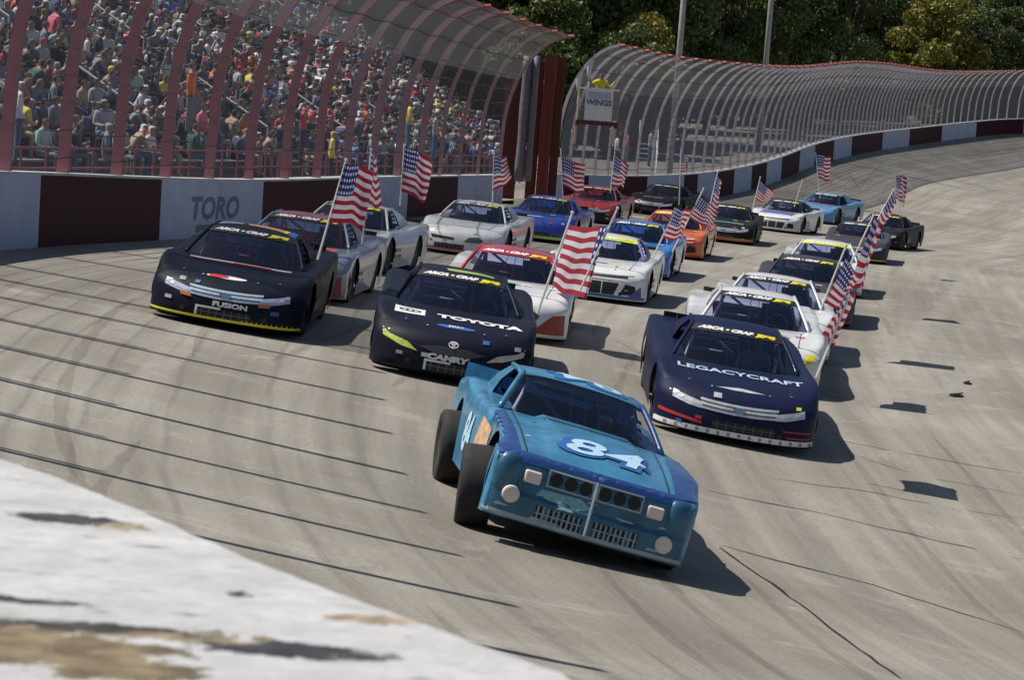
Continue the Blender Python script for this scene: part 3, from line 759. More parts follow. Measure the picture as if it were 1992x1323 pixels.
    out['interior'] = b.mesh('interior', [DARKIN])
    b = MB(); b.tube([(sx + .17 * math.cos(t), -.12 + .03 * math.sin(t), .74 + .17 * math.sin(t)) for t in [2 * math.pi * k / 16 for k in range(17)]], .014, 5)
    b.tube([(sx - .16, -.12, .74), (sx + .16, -.12, .74)], .012, 5); b.tube([(sx, -.1, .74), (sx, -.5, .66)], .02, 5); out['steering_wheel'] = b.mesh('steering_wheel', [CAGE], True)
    b = MB()
    for k in range(5):
        z = .80 + k * .07
        b.grid([[Vector((.70 - (z - .8) * .3, y, z)) for y in (-.1, .35)], [Vector((.69 - (z - .8) * .3, y, z + .03)) for y in (-.1, .35)]])
    for k in range(5):
        y = -.1 + k * .11; b.grid([[Vector((.705 - q * .1, y + dy, .79 + q * .33)) for dy in (0, .025)] for q in (0, 1)])
    out['window_net'] = b.mesh('window_net', [mat('net_black', (.03, .03, .035), .9)])
    return out
LMG = gh_meshes(LMW, .80); CMG = gh_meshes(CMW, .985)
def wheel_meshes(r=.335, wd=.27):
    h = wd / 2
    b = MB(); b.lathe([(-h * .8, r * .62), (-h, r * .72), (-h, r * .90), (-h * .86, r * .985), (-h * .5, r), (h * .5, r), (h * .86, r * .985), (h, r * .90), (h, r * .72), (h * .8, r * .62)], (0, 0, 0), 36)
    t = b.mesh('tyre', [RUBBER], True)
    b = MB()
    for sg in (-1, 1): b.lathe([(sg * h * .8, r * .63), (sg * h * .84, r * .60), (sg * h * .35, r * .52), (sg * h * .45, r * .3), (sg * h * .6, r * .16), (sg * h * .6, .001)], (0, 0, 0), 24)
    rm = b.mesh('rim', [mat('rim_paint', (.09, .09, .10), .4, .3)], True)
    return t, rm
TYRE, RIM = wheel_meshes(); TYRE2, RIM2 = wheel_meshes(.37, .30)
# flat spoiler + chassis shared
b = MB(); b.box((-.78, 2.40, .87), (.78, 2.415, .96)); 
for x in (-.6, 0, .6): b.tube([(x, 2.41, .94), (x, 2.25, .87)], .01, 4)
SPOIL = b.mesh('spoiler', [BLACK])
b = MB(); b.box((-.70, -1.85, .13), (.70, 2.2, .30)); b.box((-.70, -1.0, .25), (.70, -.8, .68)); b.box((-.70, 1.5, .25), (.70, 2.2, .7)); b.box((-.62, -1.9, .25), (.62, -1.0, .5))
CHASS = b.mesh('chassis', [BLACK])

CARS = {}
def inst(name, me, parent, m=None):
    o = bpy.data.objects.new(name, me); COL.objects.link(o); o.parent = parent
    if m is not None and me.materials:
        o.material_slots[0].link = 'OBJECT'; o.material_slots[0].material = m
    return o
def car_matrix(px, py, yaw=0, u_head=True, lift=0):
    p = hit(px, py); u, v = uv_of(p.x, p.y); hd = -Tn(u)
    hd = Matrix.Rotation(R(yaw), 3, 'Z') @ hd
    nose = p; c = p - hd * 2.4                # car centre
    z = zsurf(c.x, c.y); nrm = snorm(c.x, c.y)
    pz = Vector((c.x, c.y, z))
    Y = (-hd - nrm * (-hd).dot(nrm)).normalized(); X = Y.cross(nrm).normalized()
    M_ = Matrix((X, Y, nrm)).transposed().to_4x4(); M_.translation = pz + nrm * lift
    return M_
_tx = {}
def banner_text(root, W=LMW, vis0=.80, yc=None):
    if 'w' not in _tx:
        def mk(s, size, a0, shear, sx, off=.008):
            vs, fs = text_mesh(s, size, shear, off, sx=sx); bm = subdiv_bm(vs, fs, .1)
            for v in bm.verts:
                b_ = .90 + v.co.y / .83; v.co = W.ws(a0 + v.co.x / .60, b_, .014)
            me = bpy.data.meshes.new('lettering'); bm.to_mesh(me); bm.free(); return me
        _tx['w'] = mk('ARCA • CRAF', .098, -.26, .35, 1.12); _tx['y'] = mk('JEGS', .098, .58, .3, 1.2)
        _tx['w'].materials.append(WHITE); _tx['y'].materials.append(YEL)
    inst('lettering', _tx['w'], root); inst('lettering', _tx['y'], root)

def add_decals(root, parts, bvh=None):
    bvh = bvh or LM_BVH
    for item in parts:
        nm, shape, mode, m = item[:4]; off = item[4] if len(item) > 4 else .006
        me = decal(bvh, shape[0], shape[1], mode, off); me.name = nm; me.materials.append(m); o = bpy.data.objects.new(nm, me); COL.objects.link(o); o.parent = root
        if len(item) > 5: o['label'] = item[5]
def T(s, size, x, y, sx=1, shear=0, off=.004, rot=0):
    vs, fs = text_mesh(s, size, shear, off, sx=sx); c, sn = math.cos(rot), math.sin(rot)
    return [(x + a[0] * c - a[1] * sn, y + a[0] * sn + a[1] * c) for a in vs], fs

def nose_parts(kind, c):
    """printed and moulded nose detail by shape of front end"""
    out = []
    hl = c.get('hl', CHROME); gr = c.get('gr', CHROME)
    if kind == 'bars':
        h = poly((.44, .385), (.60, .40), (.80, .45), (.79, .53), (.66, .50), (.44, .455)); out += [('headlight', h, 'front', hl), ('headlight', mirror(h), 'front', hl)]
        lens = oval(.70, .475, .035, .022, 10); out += [('headlight_lens', lens, 'front', mat('lens_white', (.85, .86, .95), .15), .011), ('headlight_lens', mirror(lens), 'front', MATS['lens_white'], .011)]
        out.append(('grille', merge(curvebar(-.47, .47, .475, .02, .028), curvebar(-.46, .46, .43, .02, .03), curvebar(-.44, .44, .385, .02, .03)), 'front', gr))
        out.append(('grille_gap', curvebar(-.46, .46, .43, .02, .115), 'front', BLACK, .003))
        out.append(('grille_emblem', oval(0, .43, .075, .032), 'front', mat('emblem_blue', (.10, .17, .30), .4), .011))
    elif kind == 'camry':
        h = poly((.42, .33), (.62, .36), (.86, .44), (.88, .53), (.78, .47), (.55, .42)); out += [('headlight', h, 'front', c.get('hlr', CHROME)), ('headlight', mirror(h), 'front', c.get('hll', CHROME))]
        out.append(('grille', poly((-.42, .40), (-.2, .34), (.2, .34), (.42, .40), (.2, .435), (-.2, .435)), 'front', mat('grille_dark', (.05, .05, .055), .6)))
        ring = merge(*[[list(curvering(0, .47, .062, .040)[0]), curvering(0, .47, .062, .040)[1]]])
        out.append(('emblem', ring, 'front', WHITE, .01)); out.append(('emblem', merge(curvering(0, .485, .036, .02), curvering(0, .465, .018, .038)), 'front', WHITE, .012))
    elif kind == 'camaro':
        out.append(('upper_grille', merge(curvebar(-.62, .62, .50, .02, .03)), 'front', BLACK))
        out.append(('grille_bar', merge(curvebar(-.72, .72, .54, .02, .022), curvebar(-.72, .72, .455, .015, .022)), 'front', gr, .012))
        lo = poly((-.40, .17), (.40, .17), (.48, .40), (-.48, .40)); out.append(('lower_grille', lo, 'front', BLACK))
        for s_ in (1, -1):
            q = poly((.50, .18), (.80, .20), (.78, .36), (.60, .39)); q = q if s_ > 0 else mirror(q); out.append(('side_duct', q, 'front', BLACK))
        out.append(('grille_frame', merge(rect(-.17, .17, -.15, .40), rect(.15, .17, .17, .40)), 'front', gr, .012))
    elif kind == 'monte':
        out.append(('upper_grille', poly((-.62, .36), (-.1, .35), (-.1, .40), (-.66, .43)), 'front', BLACK))
        out.append(('headlight', poly((.12, .33), (.52, .33), (.56, .40), (.44, .47), (.24, .44)), 'front', mat('duct_grey', (.10, .10, .11), .5)))
    lo = c.get('intake', (-.38, .14, .38, .28))
    if lo:
        x0, z0, x1, z1 = lo; out.append(('air_intake', rect(*lo), 'front', BLACK, .007))
        bars = [rect(x, z0, x + .012, z1) for x in np.linspace(x0 + .06, x1 - .06, 7)]; bars += [rect(x0, (z0 + z1) / 2, x1, (z0 + z1) / 2 + .01)]
        out.append(('intake_grid', merge(*bars), 'front', c.get('grid', mat('grid_grey', (.13, .13, .14), .5)), .013))
        if c.get('iframe'):
            out.append(('intake_frame', merge(rect(x0 - .02, z0, x0 + .01, z1 + .02), rect(x0 - .02, z1, x0 + .3, z1 + .025)), 'front', WHITE, .014))
    # hood pins
    out += [('hood_pin', oval(x, y, .014, .02, 8), 'top', STEEL, .012) for x, y in ((-.35, -2.13), (.35, -2.13), (-.62, -2.0), (.62, -2.0))]
    hs = lambda sg: poly((sg * .60, -2.02), (sg * .612, -2.02), (sg * .672, -1.10), (sg * .66, -1.10))
    out += [('hood_seam', hs(1), 'top', SEAM, .003), ('hood_seam', hs(-1), 'top', SEAM, .003), ('nose_seam', curvebar(-.93, .93, -2.03, .06, .010), 'top', SEAM, .003), ('cowl_seam', rect(-.70, -1.075, .70, -1.06), 'top', SEAM, .003)]
    for x_ in (-.55, .49): out.append(('nose_duct', rect(x_, .17, x_ + .06, .23), 'front', BLACK, .006))
    if c.get('lip'):
        out.append(('front_lip', rect(-.96, .118, .96, c.get('lipz', .142)), 'front', c['lip'], .009))
    return out
def curvering(cx, cy, rx, ry, th=.011, n=24):
    vs = []; fs = []
    for k in range(n):
        a = 2 * math.pi * k / n; vs += [(cx + rx * math.cos(a), cy + ry * math.sin(a)), (cx + (rx - th) * math.cos(a), cy + (ry - th) * math.sin(a))]
    for k in range(n): a = 2 * k; b_ = 2 * ((k + 1) % n); fs.append((a, a + 1, b_ + 1, b_))
    return vs, fs

LM_ROOFB = BVHTree.FromPolygons([v.co.copy() for v in LMG['roof'].vertices], [tuple(p.vertices) for p in LMG['roof'].polygons])
def late_model(px, py, label, body, roofc=None, nose='bars', c=None, extra=(), yaw=0, banner=BLACK, pillarc=None, detail=True, lift=0, seatc=None, steer=0, roofx=()):
    c = c or {}
    root = empty('race_car', label, 'race car', 'stock cars parading behind the blue pace car', M=car_matrix(px, py, yaw, lift=lift))
    inst('body', LM_BODY, root, body); inst('roof', LMG['roof'], root, roofc or body)
    inst('windshield', LMG['windshield'], root); inst('rear_window', LMG['rear_window'], root)
    inst('windshield_banner', LMG['windshield_banner'], root, banner)
    for s_ in (-1, 1): inst('pillar', LMG['pillar%d' % s_], root, pillarc or roofc or body)
    inst('roll_cage', LMG['roll_cage'], root, c.get('cage')); inst('windshield_brace', LMG['windshield_brace'], root)
    inst('seat', LMG['seat'], root, seatc); inst('interior', LMG['interior'], root, c.get('inside')); inst('chassis', CHASS, root); inst('spoiler', SPOIL, root)
    inst('window_net', LMG['window_net'], root); inst('steering_wheel', LMG['steering_wheel'], root)
    for (x, y) in ((-.84, -1.40), (.84, -1.40), (-.84, 1.33), (.84, 1.33)):
        t_ = inst('wheel', TYRE, root); t_.location = (x, y, .335)
        if y < 0: t_.rotation_euler = (0, 0, R(steer))
        rr = inst('rim', RIM, t_, c.get('rim'))
    banner_text(root)
    st = []; rs = random.Random(px)
    for k in range(7):
        m_ = rs.choice((WHITE, YEL, VRED, VBLU, VLBL, BLACK, VORG, VGRN)); y_ = -1.0 + .17 * (k % 4) + rs.uniform(-.02, .02); z_ = .30 + .11 * (k // 4); w_ = rs.uniform(.05, .08)
        st.append(('sticker', rect(y_, z_, y_ + w_ * 1.7, z_ + w_), 'right', m_, .008))
    for k in range(4):
        m_ = rs.choice((WHITE, YEL, VRED, VBLU, CHROME, GREYV)); s_ = rs.choice((-1, 1)); x_ = rs.uniform(.3, .78) * s_; z_ = rs.uniform(.16, .34) if k < 2 else rs.uniform(.5, .53); w_ = rs.uniform(.03, .05)
        st.append(('sticker', rect(x_, z_, x_ + w_ * 2, z_ + w_), 'front', m_, .013))
    for k in range(3 if len(NEAR) > 2 else 0):
        m_ = rs.choice((WHITE, VRED, VLBL, GREYV, YEL)); x_ = (-.75, .6, .2)[k] + rs.uniform(-.05, .05); y_ = rs.uniform(-1.5, -1.3)
        st.append(('sticker', rect(x_, y_, x_ + .14, y_ + .06), 'top', m_, .013))
    add_decals(root, nose_parts(nose, c) + list(extra) + st)
    if roofx: add_decals(root, roofx, LM_ROOFB)
    NEAR.append(root)
    return root

NAVY = paint('near_black_navy', (.006, .008, .02)); NAVY2 = paint('navy', (.007, .011, .042)); PWH = paint('white', (.70, .70, .71)); PSIL = paint('silver_white', (.55, .56, .58))
PGRY = paint('slate_blue_grey', (.16, .20, .27)); PRED = paint('red', (.40, .02, .03)); PBLU = paint('royal_blue', (.015, .05, .35)); PLBL = paint('mid_blue', (.03, .16, .50))
PBLK = paint('black', (.014, .014, .016)); PORG = paint('orange', (.62, .12, .03)); PDGR = paint('dark_grey', (.05, .05, .06)); VRED = vinyl('red', (.50, .03, .03)); VORG = vinyl('orange', (.60, .20, .06))
VBLU = vinyl('blue', (.04, .12, .42)); VPUR = vinyl('purple', (.09, .09, .33)); VLBL = vinyl('pale_blue', (.45, .58, .72)); VPNK = vinyl('pink_white', (.55, .42, .47)); VGRN = vinyl('green', (.10, .38, .25))
REDIN = mat('red_interior', (.25, .02, .03), .6); GREYV = vinyl('grey', (.25, .25, .28)); VMAR = vinyl('maroon', (.22, .03, .05))

# --- near row
NEAR = []
spk = merge(*[poly((x, .142), (x + .02, .142), (x + .01, .17)) for x in np.linspace(.25, .92, 12)])
late_model(428, 641, 'black late model with pale blue grille bars and yellow lip, leading the left column', NAVY, nose='bars',
    c=dict(gr=VLBL, hl=mat('hl_violet', (.45, .48, .66), .35, noise=.4, nscale=10), lip=YEL, intake=(-.33, .145, .36, .245), iframe=True, cage=mat('red_cage', (.35, .03, .04), .5)),
    extra=[('lettering', T('FUSION', .08, .08, .312, 1.6), 'front', WHITE, .012), ('emblem', oval(-.05, -2.12, .26, .055), 'top', WHITE, .007), ('emblem', oval(-.15, -2.12, .13, .05), 'top', VRED, .011), ('lip_spikes', spk, 'front', YEL, .012),
           ('cowl_stripe', rect(-.68, -1.19, .66, -1.09), 'top', VPNK), ('cowl_stripe', rect(-.1, -1.215, .4, -1.15), 'top', VRED, .010), ('turn_lamp', poly((.42, .35), (.56, .36), (.58, .40), (.44, .395)), 'front', VORG, .012),
           ('turn_lamp', mirror(poly((.42, .35), (.56, .36), (.58, .40), (.44, .395))), 'front', VORG, .012)], yaw=-1.5,
    roofx=[('roof_stripe', poly((-.12, .05), (.36, .0), (.38, .32), (-.15, .35)), 'top', mat('pale_orange', (.62, .30, .14), .5)), ('roof_stripe', poly((.36, .0), (.42, .0), (.44, .32), (.38, .32)), 'top', YEL), ('roof_stripe', rect(-.52, .05, -.2, .4), 'top', GREYV), ('roof_stripe', rect(.44, -.1, .54, .45), 'top', VBLU)])
late_model(870, 748, 'black late model with white badge and bold white hood lettering, behind the blue car', NAVY, nose='camry',
    c=dict(hll=mat('hl_lime', (.55, .62, .12), .4, noise=.5, nscale=14), hlr=mat('hl_grey', (.5, .5, .42), .4, noise=.5, nscale=14), intake=(-.30, .13, .40, .235), iframe=True),
    extra=[('lettering', T('TOYOTA', .24, .28, -1.62, 1.05, 0, .014), 'top', WHITE, .012), ('badge', rect(-.78, -1.72, -.40, -1.40), 'top', WHITE), ('badge_ring', merge(curvering(-.59, -1.56, .14, .07, .022), curvering(-.59, -1.56, .05, .065, .016)), 'top', NAVY, .012),
           ('emblem', oval(0, -2.06, .24, .06), 'top', VBLU), ('lettering', T('JBD', .085, 0, -2.06, 1.4), 'top', VLBL, .011), ('lettering', T('CAMRY', .085, -.05, .298, 1.7, .1, .006), 'front', WHITE, .014)], yaw=0,
    roofx=[('roof_stripe', poly((-.2, -.18), (-.05, -.2), (.4, -.12), (.4, -.02), (.0, -.05), (-.22, -.05)), 'top', mat('olive_lime', (.28, .38, .10), .5))])
dk = [('splitter_mark', rect(x, .12, x + .035, .16), 'front', GREYV, .013) for x in np.linspace(-.85, .9, 15)]
late_model(1427, 868, 'dark navy late model with chrome grille bars and white splitter, leading the right column', NAVY2, nose='bars',
    c=dict(lip=WHITE, lipz=.175, intake=(-.30, .19, .46, .285), grid=mat('grid_dark', (.10, .10, .10), .5)),
    extra=[('lettering', T('LEGACYCRAFT', .27, .02, -1.42, .86, 0, .006), 'top', VLBL, .010), ('emblem', poly((-.30, -2.12), (-.1, -2.08), (0, -2.06), (.1, -2.08), (.30, -2.12), (.1, -2.15), (-.1, -2.15)), 'top', CHROME), *dk,
           ('side_stripe', poly((-.93, .26), (-.93, .30), (-.42, .24), (-.42, .21)), 'front', VRED, .009), ('side_stripe', rect(.55, .27, .9, .285), 'front', VRED, .009), ('side_stripe', poly((.60, .2), (.9, .2), (.9, .215), (.6, .215)), 'front', VRED, .01)], yaw=-2, steer=-2)
# --- the rest of the right column
late_model(1458, 757, 'white late model with a maroon oval emblem on its hood, nose behind the navy car', PWH, nose='bars', c=dict(hl=YEL, lip=BLACK),
    extra=[('hood_emblem', oval(0, -1.55, .50, .24), 'top', GREYV), ('hood_emblem', oval(-.2, -1.60, .26, .15), 'top', VMAR, .010), ('hood_emblem', oval(.22, -1.62, .24, .13), 'top', VMAR, .0105), ('lettering', T('SPORTS', .12, 0, -1.5, 1.3), 'top', WHITE, .015),
           ('fender_light', rect(.72, .50, .86, .57), 'front', YEL, .009), ('fender_light', rect(-.88, .50, -.74, .57), 'front', YEL, .009)], yaw=-2)
late_model(1490, 697, 'white late model with dark windshield and small double zero marks, third in the right column', PWH, nose='camaro', c=dict(lip=VRED),
    extra=[('lettering', T('00', .16, .1, -1.2, 1.2), 'top', BLACK, .01), ('hood_stripe', poly((-.2, -1.25), (.35, -1.6), (.37, -1.58), (-.18, -1.22)), 'top', BLACK, .008)], yaw=-1)
late_model(1556, 630, 'charcoal late model with a white and yellow windshield banner, ahead of the yellow visored car', PDGR, nose='bars', c=dict(lip=VRED))
late_model(1592, 573, 'white late model with a broad lime visor across its roof, fifth in the right column', PWH, nose='camaro', banner=LIME, c=dict(lip=BLACK))
late_model(1662, 510, 'dark grey late model with a short yellow lip, beside open track at the column tail', PDGR, nose='bars', c=dict(lip=YEL, gr=VPNK), extra=[('cowl_stripe', rect(-.6, -1.2, .6, -1.1), 'top', VMAR)])
late_model(1695, 482, 'black late model farthest back on the right, half hidden by the dark grey car', PBLK, nose='bars', c=dict(hl=VPNK))
# --- left column
late_model(536, 578, 'slate blue late model with an orange and red windshield surround, second in the left column', PGRY, roofc=paint('plum', (.30, .04, .07)), pillarc=PGRY, nose='bars', c=dict(cage=mat('orange_cage', (.6, .10, .03), .5), inside=mat('orange_inside', (.55, .08, .03), .7), lip=VRED),
    extra=[('hood_patch', poly((-.66, -1.12), (.68, -1.08), (.66, -1.30), (-.6, -1.26)), 'top', mat('hot_orange', (.62, .10, .03), .5)), ('nose_patch', poly((.45, .14), (.93, .14), (.9, .42), (.6, .36)), 'front', VMAR, .008)], yaw=-1)
late_model(630, 522, 'silver white late model with a green roof edge, third in the left column behind flags', PSIL, nose='monte', c=dict(lip=BLACK), yaw=-2)
late_model(888, 497, 'white late model with black slot grille and one grey duct, near the maroon wall', PWH, nose='monte', c=dict(lip=VRED, intake=(-.55, .15, .15, .26)),
    extra=[('hood_line', curvebar(-.62, .62, -1.98, .10, .02), 'top', GREYV)], yaw=-1)
late_model(1040, 470, 'royal blue late model with a lime yellow lip, under the red gate', PBLU, nose='plain', c=dict(lip=LIME, lipz=.18), extra=[('hood_band', rect(-.5, -2.0, .1, -1.9), 'top', VLBL), ('nose_plate', rect(-.35, .24, -.05, .36), 'front', WHITE)])
late_model(1137, 432, 'red and black late model half hidden behind two flags, next to the dark wall', PRED, nose='bars', c=dict(lip=BLACK), extra=[('nose_patch', rect(-.8, .14, .8, .40), 'front', BLACK, .009)])
late_model(1263, 418, 'black late model closest to the wall below the flag stand sign', PBLK, nose='bars', c=dict(gr=CHROME), extra=[('hood_band', rect(-.45, -1.9, .3, -1.75), 'top', GREYV)])
# --- middle column
late_model(968, 657, 'white late model with red roof and red lower corner, behind the black lettered car', PWH, roofc=PRED, nose='monte', banner=PRED, c=dict(cage=MATS['red_cage']),
    extra=[('nose_patch', poly((.45, .14), (.94, .14), (.92, .44), (.75, .42)), 'front', mat('rust_red', (.30, .05, .02), .5), .009), ('hood_mark', poly((-.45, -1.3), (.1, -1.3), (.2, -1.45), (-.3, -1.5)), 'top', VGRN)])
late_model(1150, 585, 'white late model with lime visor, wide black grille and blue lip, middle column', PWH, nose='camaro', banner=LIME, pillarc=VPUR, c=dict(lip=VBLU, lipz=.16, gr=mat('white_trim', (.7, .7, .7), .4), intake=None),
    extra=[('hood_mark', merge(poly((-.3, -1.7), (.1, -1.75), (.2, -1.7), (-.2, -1.65)), oval(-.35, -1.9, .03, .03, 8), oval(.35, -1.9, .03, .03, 8)), 'top', BLACK), ('nose_patch', poly((.66, .16), (.9, .16), (.88, .36)), 'front', VPUR, .009)])
late_model(1213, 537, 'bright blue late model tucked behind the white car with the lime visor', PLBL, nose='bars', c=dict(lip=BLACK))
late_model(1293, 500, 'orange and red late model with a gold windshield banner, fifth in the middle column', PORG, nose='camaro', banner=mat('gold', (.70, .34, .04), .5), c=dict(gr=WHITE, lip=VRED), extra=[('nose_patch', rect(-.7, .42, .75, .52), 'front', VRED, .008)])
late_model(1404, 472, 'black late model with teal hood edge and orange lip, beside the curving wall', PBLK, nose='bars', c=dict(lip=VORG, lipz=.2), extra=[('hood_band', rect(-.4, -2.0, .6, -1.9), 'top', VGRN)])
late_model(1500, 450, 'white late model with navy hood and wide black grille, far back in the middle', PWH, nose='camaro', c=dict(intake=None, gr=WHITE), roofc=NAVY2, extra=[('hood_band', rect(-.6, -1.9, .6, -1.15), 'top', VPUR)])
late_model(1572, 432, 'pale blue late model with red dashboard stripe, last car beside the white one', paint('powder_blue', (.10, .26, .48)), nose='plain', c=dict(lip=BLACK), extra=[('cowl_stripe', rect(-.5, -1.2, .5, -1.1), 'top', VRED)])

# --- the blue leader
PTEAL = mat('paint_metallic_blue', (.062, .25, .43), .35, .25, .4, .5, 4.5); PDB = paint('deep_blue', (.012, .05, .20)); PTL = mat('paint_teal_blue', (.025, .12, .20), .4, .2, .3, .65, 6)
pc = empty('street_stock_car', 'old blue boxy stock car numbered 84 leading the field with exposed front tyre', 'race car', None, M=car_matrix(1124, 1098, -4, lift=0) @ Matrix.Scale(.95, 4) @ Matrix.Translation((.88, 0, 0)) @ Matrix.Rotation(R(4), 4, 'Y') @ Matrix.Translation((-.88, 0, 0)))
bd = inst('body', CM_BODY, pc, PTEAL); inst('roof', CMG['roof'], pc, PTEAL); inst('windshield', CMG['windshield'], pc); inst('rear_window', CMG['rear_window'], pc)
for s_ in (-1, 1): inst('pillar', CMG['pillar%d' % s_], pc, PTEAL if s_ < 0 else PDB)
for k_ in ('roll_cage', 'windshield_brace', 'seat', 'interior', 'window_net', 'steering_wheel'): inst(k_, CMG[k_], pc)
inst('chassis', CHASS, pc)
for (x, y, st) in ((-.90, -1.42, -5), (.88, -1.42, -5), (-.88, 1.30, 0), (.86, 1.30, 0)):
    t_ = inst('wheel', TYRE2, pc); t_.location = (x, y, .37 if x > 0 else .245); t_.rotation_euler = (0, R(-9) if x < 0 else R(1), R(st)); inst('rim', RIM2, t_)
b = MB(); b.grid([[Vector((x, 2.30 + .06 * t, .88 + .16 * t)) for x in np.linspace(-.86, .86, 8)] for t in (0, .5, 1)]); b.build('spoiler', PTEAL, pc)
DKG = mat('duct_black', (.012, .012, .012), .7); FRM = mat('dull_silver_trim', (.32, .40, .42), .5, .2, noise=.3); CREAM = mat('cream_cover', (.72, .64, .58), .5, noise=.1)
PL84 = vinyl('number_pale', (.42, .62, .80)); BL84 = vinyl('number_blue', (.02, .12, .38))
add_decals(pc, [('number_outline', T('84', .78, .02, -1.70, 1.0, .25, .06), 'top', BL84, .012), ('number', T('84', .74, .04, -1.70, 1.0, .25, .014), 'top', PL84, .019)], CM_BVH)
# roof number
roofb = BVHTree.FromPolygons([v.co.copy() for v in CMG['roof'].vertices], [tuple(p.vertices) for p in CMG['roof'].polygons])
add_decals(pc, [('number_outline', T('84', .60, .08, .36, 1.25, 0, .05, math.pi), 'top', BL84, .006), ('number', T('84', .54, .10, .38, 1.25, 0, .01, math.pi), 'top', PL84, .013)], roofb)
def nf(x, z, off=0):
    loc, nrm, i, d = CM_BVH.ray_cast(Vector((x, -4, z)), Vector((0, 1, 0)))
    return loc + Vector((0, -off, 0))
# grille openings and trim frame
front = []
for sgn in (-1, 1):
    fr_ = merge(rect(sgn * .02, .50, sgn * .42, .515), rect(sgn * .02, .635, sgn * .42, .65), rect(sgn * .415, .50, sgn * .43, .65), rect(sgn * .012, .50, sgn * .027, .65))
    add_decals(pc, [('grille_frame', fr_, 'front', FRM, .016), ('grille_back', rect(sgn * .03, .51, sgn * .42, .64), 'front', PTL, .005)], CM_BVH)
    for k in range(3):
        add_decals(pc, [('grille_hole', oval(sgn * (.09 + .13 * k), .575, .056, .058), 'front', DKG, .010)], CM_BVH)
    # headlight covers
    p = nf(sgn * .555, .545); b = MB(); b.box((-.075, -.035, -.055), (.075, .03, .055)); o = b.build('headlight', CREAM, pc); o.location = p
    bv = o.modifiers.new('b', 'BEVEL'); bv.width = .02; bv.segments = 3
    p = nf(sgn * .70, .36 if sgn < 0 else .30); b = MB(); n_ = 24
    b.lathe([(-.03, .001), (-.03, .066), (-.022, .076), (.03, .078)], (0, 0, 0), 24); o = b.build('lamp_cover', CREAM, pc, True); o.location = p; o.rotation_euler = (0, 0, R(90)); 
    # corner pods
    p = nf(sgn * .765, .50)
    b = MB(); rows = []
    for i in range(9):
        th = math.pi * i / 8; rows.append([Vector((.125 * math.sin(th) * math.cos(ph) if 0 else .125 * math.cos(ph) * abs(math.sin(th)) ** .6, -.075 * math.sin(th) * math.sin(ph), .205 * math.cos(th))) for ph in [math.pi * j / 8 for j in range(9)]])
    b.grid(rows, True); o = b.build('fender_pod', PTL, pc, True); o.location = p + Vector((0, .03, 0))
    low = rect(sgn * .05, .20, sgn * .46, .33); bars = merge(*[rect(sgn * x, .20, sgn * (x + .014), .33) for x in np.linspace(.07, .43, 9)], rect(sgn * .05, .262, sgn * .46, .272))
    add_decals(pc, [('lower_grille', low, 'front', DKG, .006), ('grille_bars', bars, 'front', FRM, .013)], CM_BVH)
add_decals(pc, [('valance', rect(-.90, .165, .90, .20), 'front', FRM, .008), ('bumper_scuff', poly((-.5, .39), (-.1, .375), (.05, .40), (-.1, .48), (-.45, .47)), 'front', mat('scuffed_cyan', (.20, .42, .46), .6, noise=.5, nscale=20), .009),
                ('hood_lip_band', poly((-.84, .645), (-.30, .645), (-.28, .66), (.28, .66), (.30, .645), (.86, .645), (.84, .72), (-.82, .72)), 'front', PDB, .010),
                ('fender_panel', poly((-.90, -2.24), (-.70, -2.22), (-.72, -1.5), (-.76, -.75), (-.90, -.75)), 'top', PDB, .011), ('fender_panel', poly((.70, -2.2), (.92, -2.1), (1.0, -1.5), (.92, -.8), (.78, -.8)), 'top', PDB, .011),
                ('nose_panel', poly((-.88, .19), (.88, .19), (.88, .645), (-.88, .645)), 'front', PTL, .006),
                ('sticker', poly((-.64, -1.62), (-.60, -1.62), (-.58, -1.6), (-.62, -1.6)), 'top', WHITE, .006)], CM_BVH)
sc84 = mat('bare_scrape', (.30, .42, .46), .6, noise=.4, nscale=15)
add_decals(pc, [('hood_seam', poly((sg * .64, -2.2), (sg * .652, -2.2), (sg * .69, -.72), (sg * .678, -.72)), 'top', SEAM, .009) for sg in (-1, 1)] + [('cowl_seam', rect(-.70, -.76, .70, -.745), 'top', SEAM, .007), ('cowl_vent', rect(-.4, -.83, .4, -.80), 'top', SEAM, .004)] +
           [('paint_scrape', poly((x, z), (x + w, z + .01), (x + w * .8, z + .02), (x + .02, z + .025)), 'front', sc84, .009) for x, z, w in ((-.82, .24, .14), (-.5, .20, .3), (.2, .39, .22), (.55, .22, .2), (-.3, .345, .16), (.62, .42, .08), (-.86, .40, .05), (-.05, .46, .1))] +
           [('hood_pin', oval(x, y, .016, .02, 8), 'top', STEEL, .006) for x, y in ((-.5, -2.12), (.5, -2.12), (-.5, -.95), (.5, -.95))], CM_BVH)
b = MB(); q0 = nf(0, .66, .02); q1 = nf(0, .42, .035); q2 = nf(0, .19, .03); b.tube([q0, q1, q2], [.011, .013, .013], 6); b.build('nose_divider', FRM, pc)
# side markings on the left flank
add_decals(pc, [('side_sticker', poly((.55, .50), (1.0, .44), (1.0, .72), (.62, .80)), 'left', mat('sticker_tan', (.55, .36, .22), .5, noise=.6, nscale=14), .01), ('door_number', T('84', .5, -.1, .52, 1, 0, .02), 'left', PL84, .01), ('door_number', T('84', .5, .1, .52, 1, 0, .02), 'right', PL84, .01)], CM_BVH)

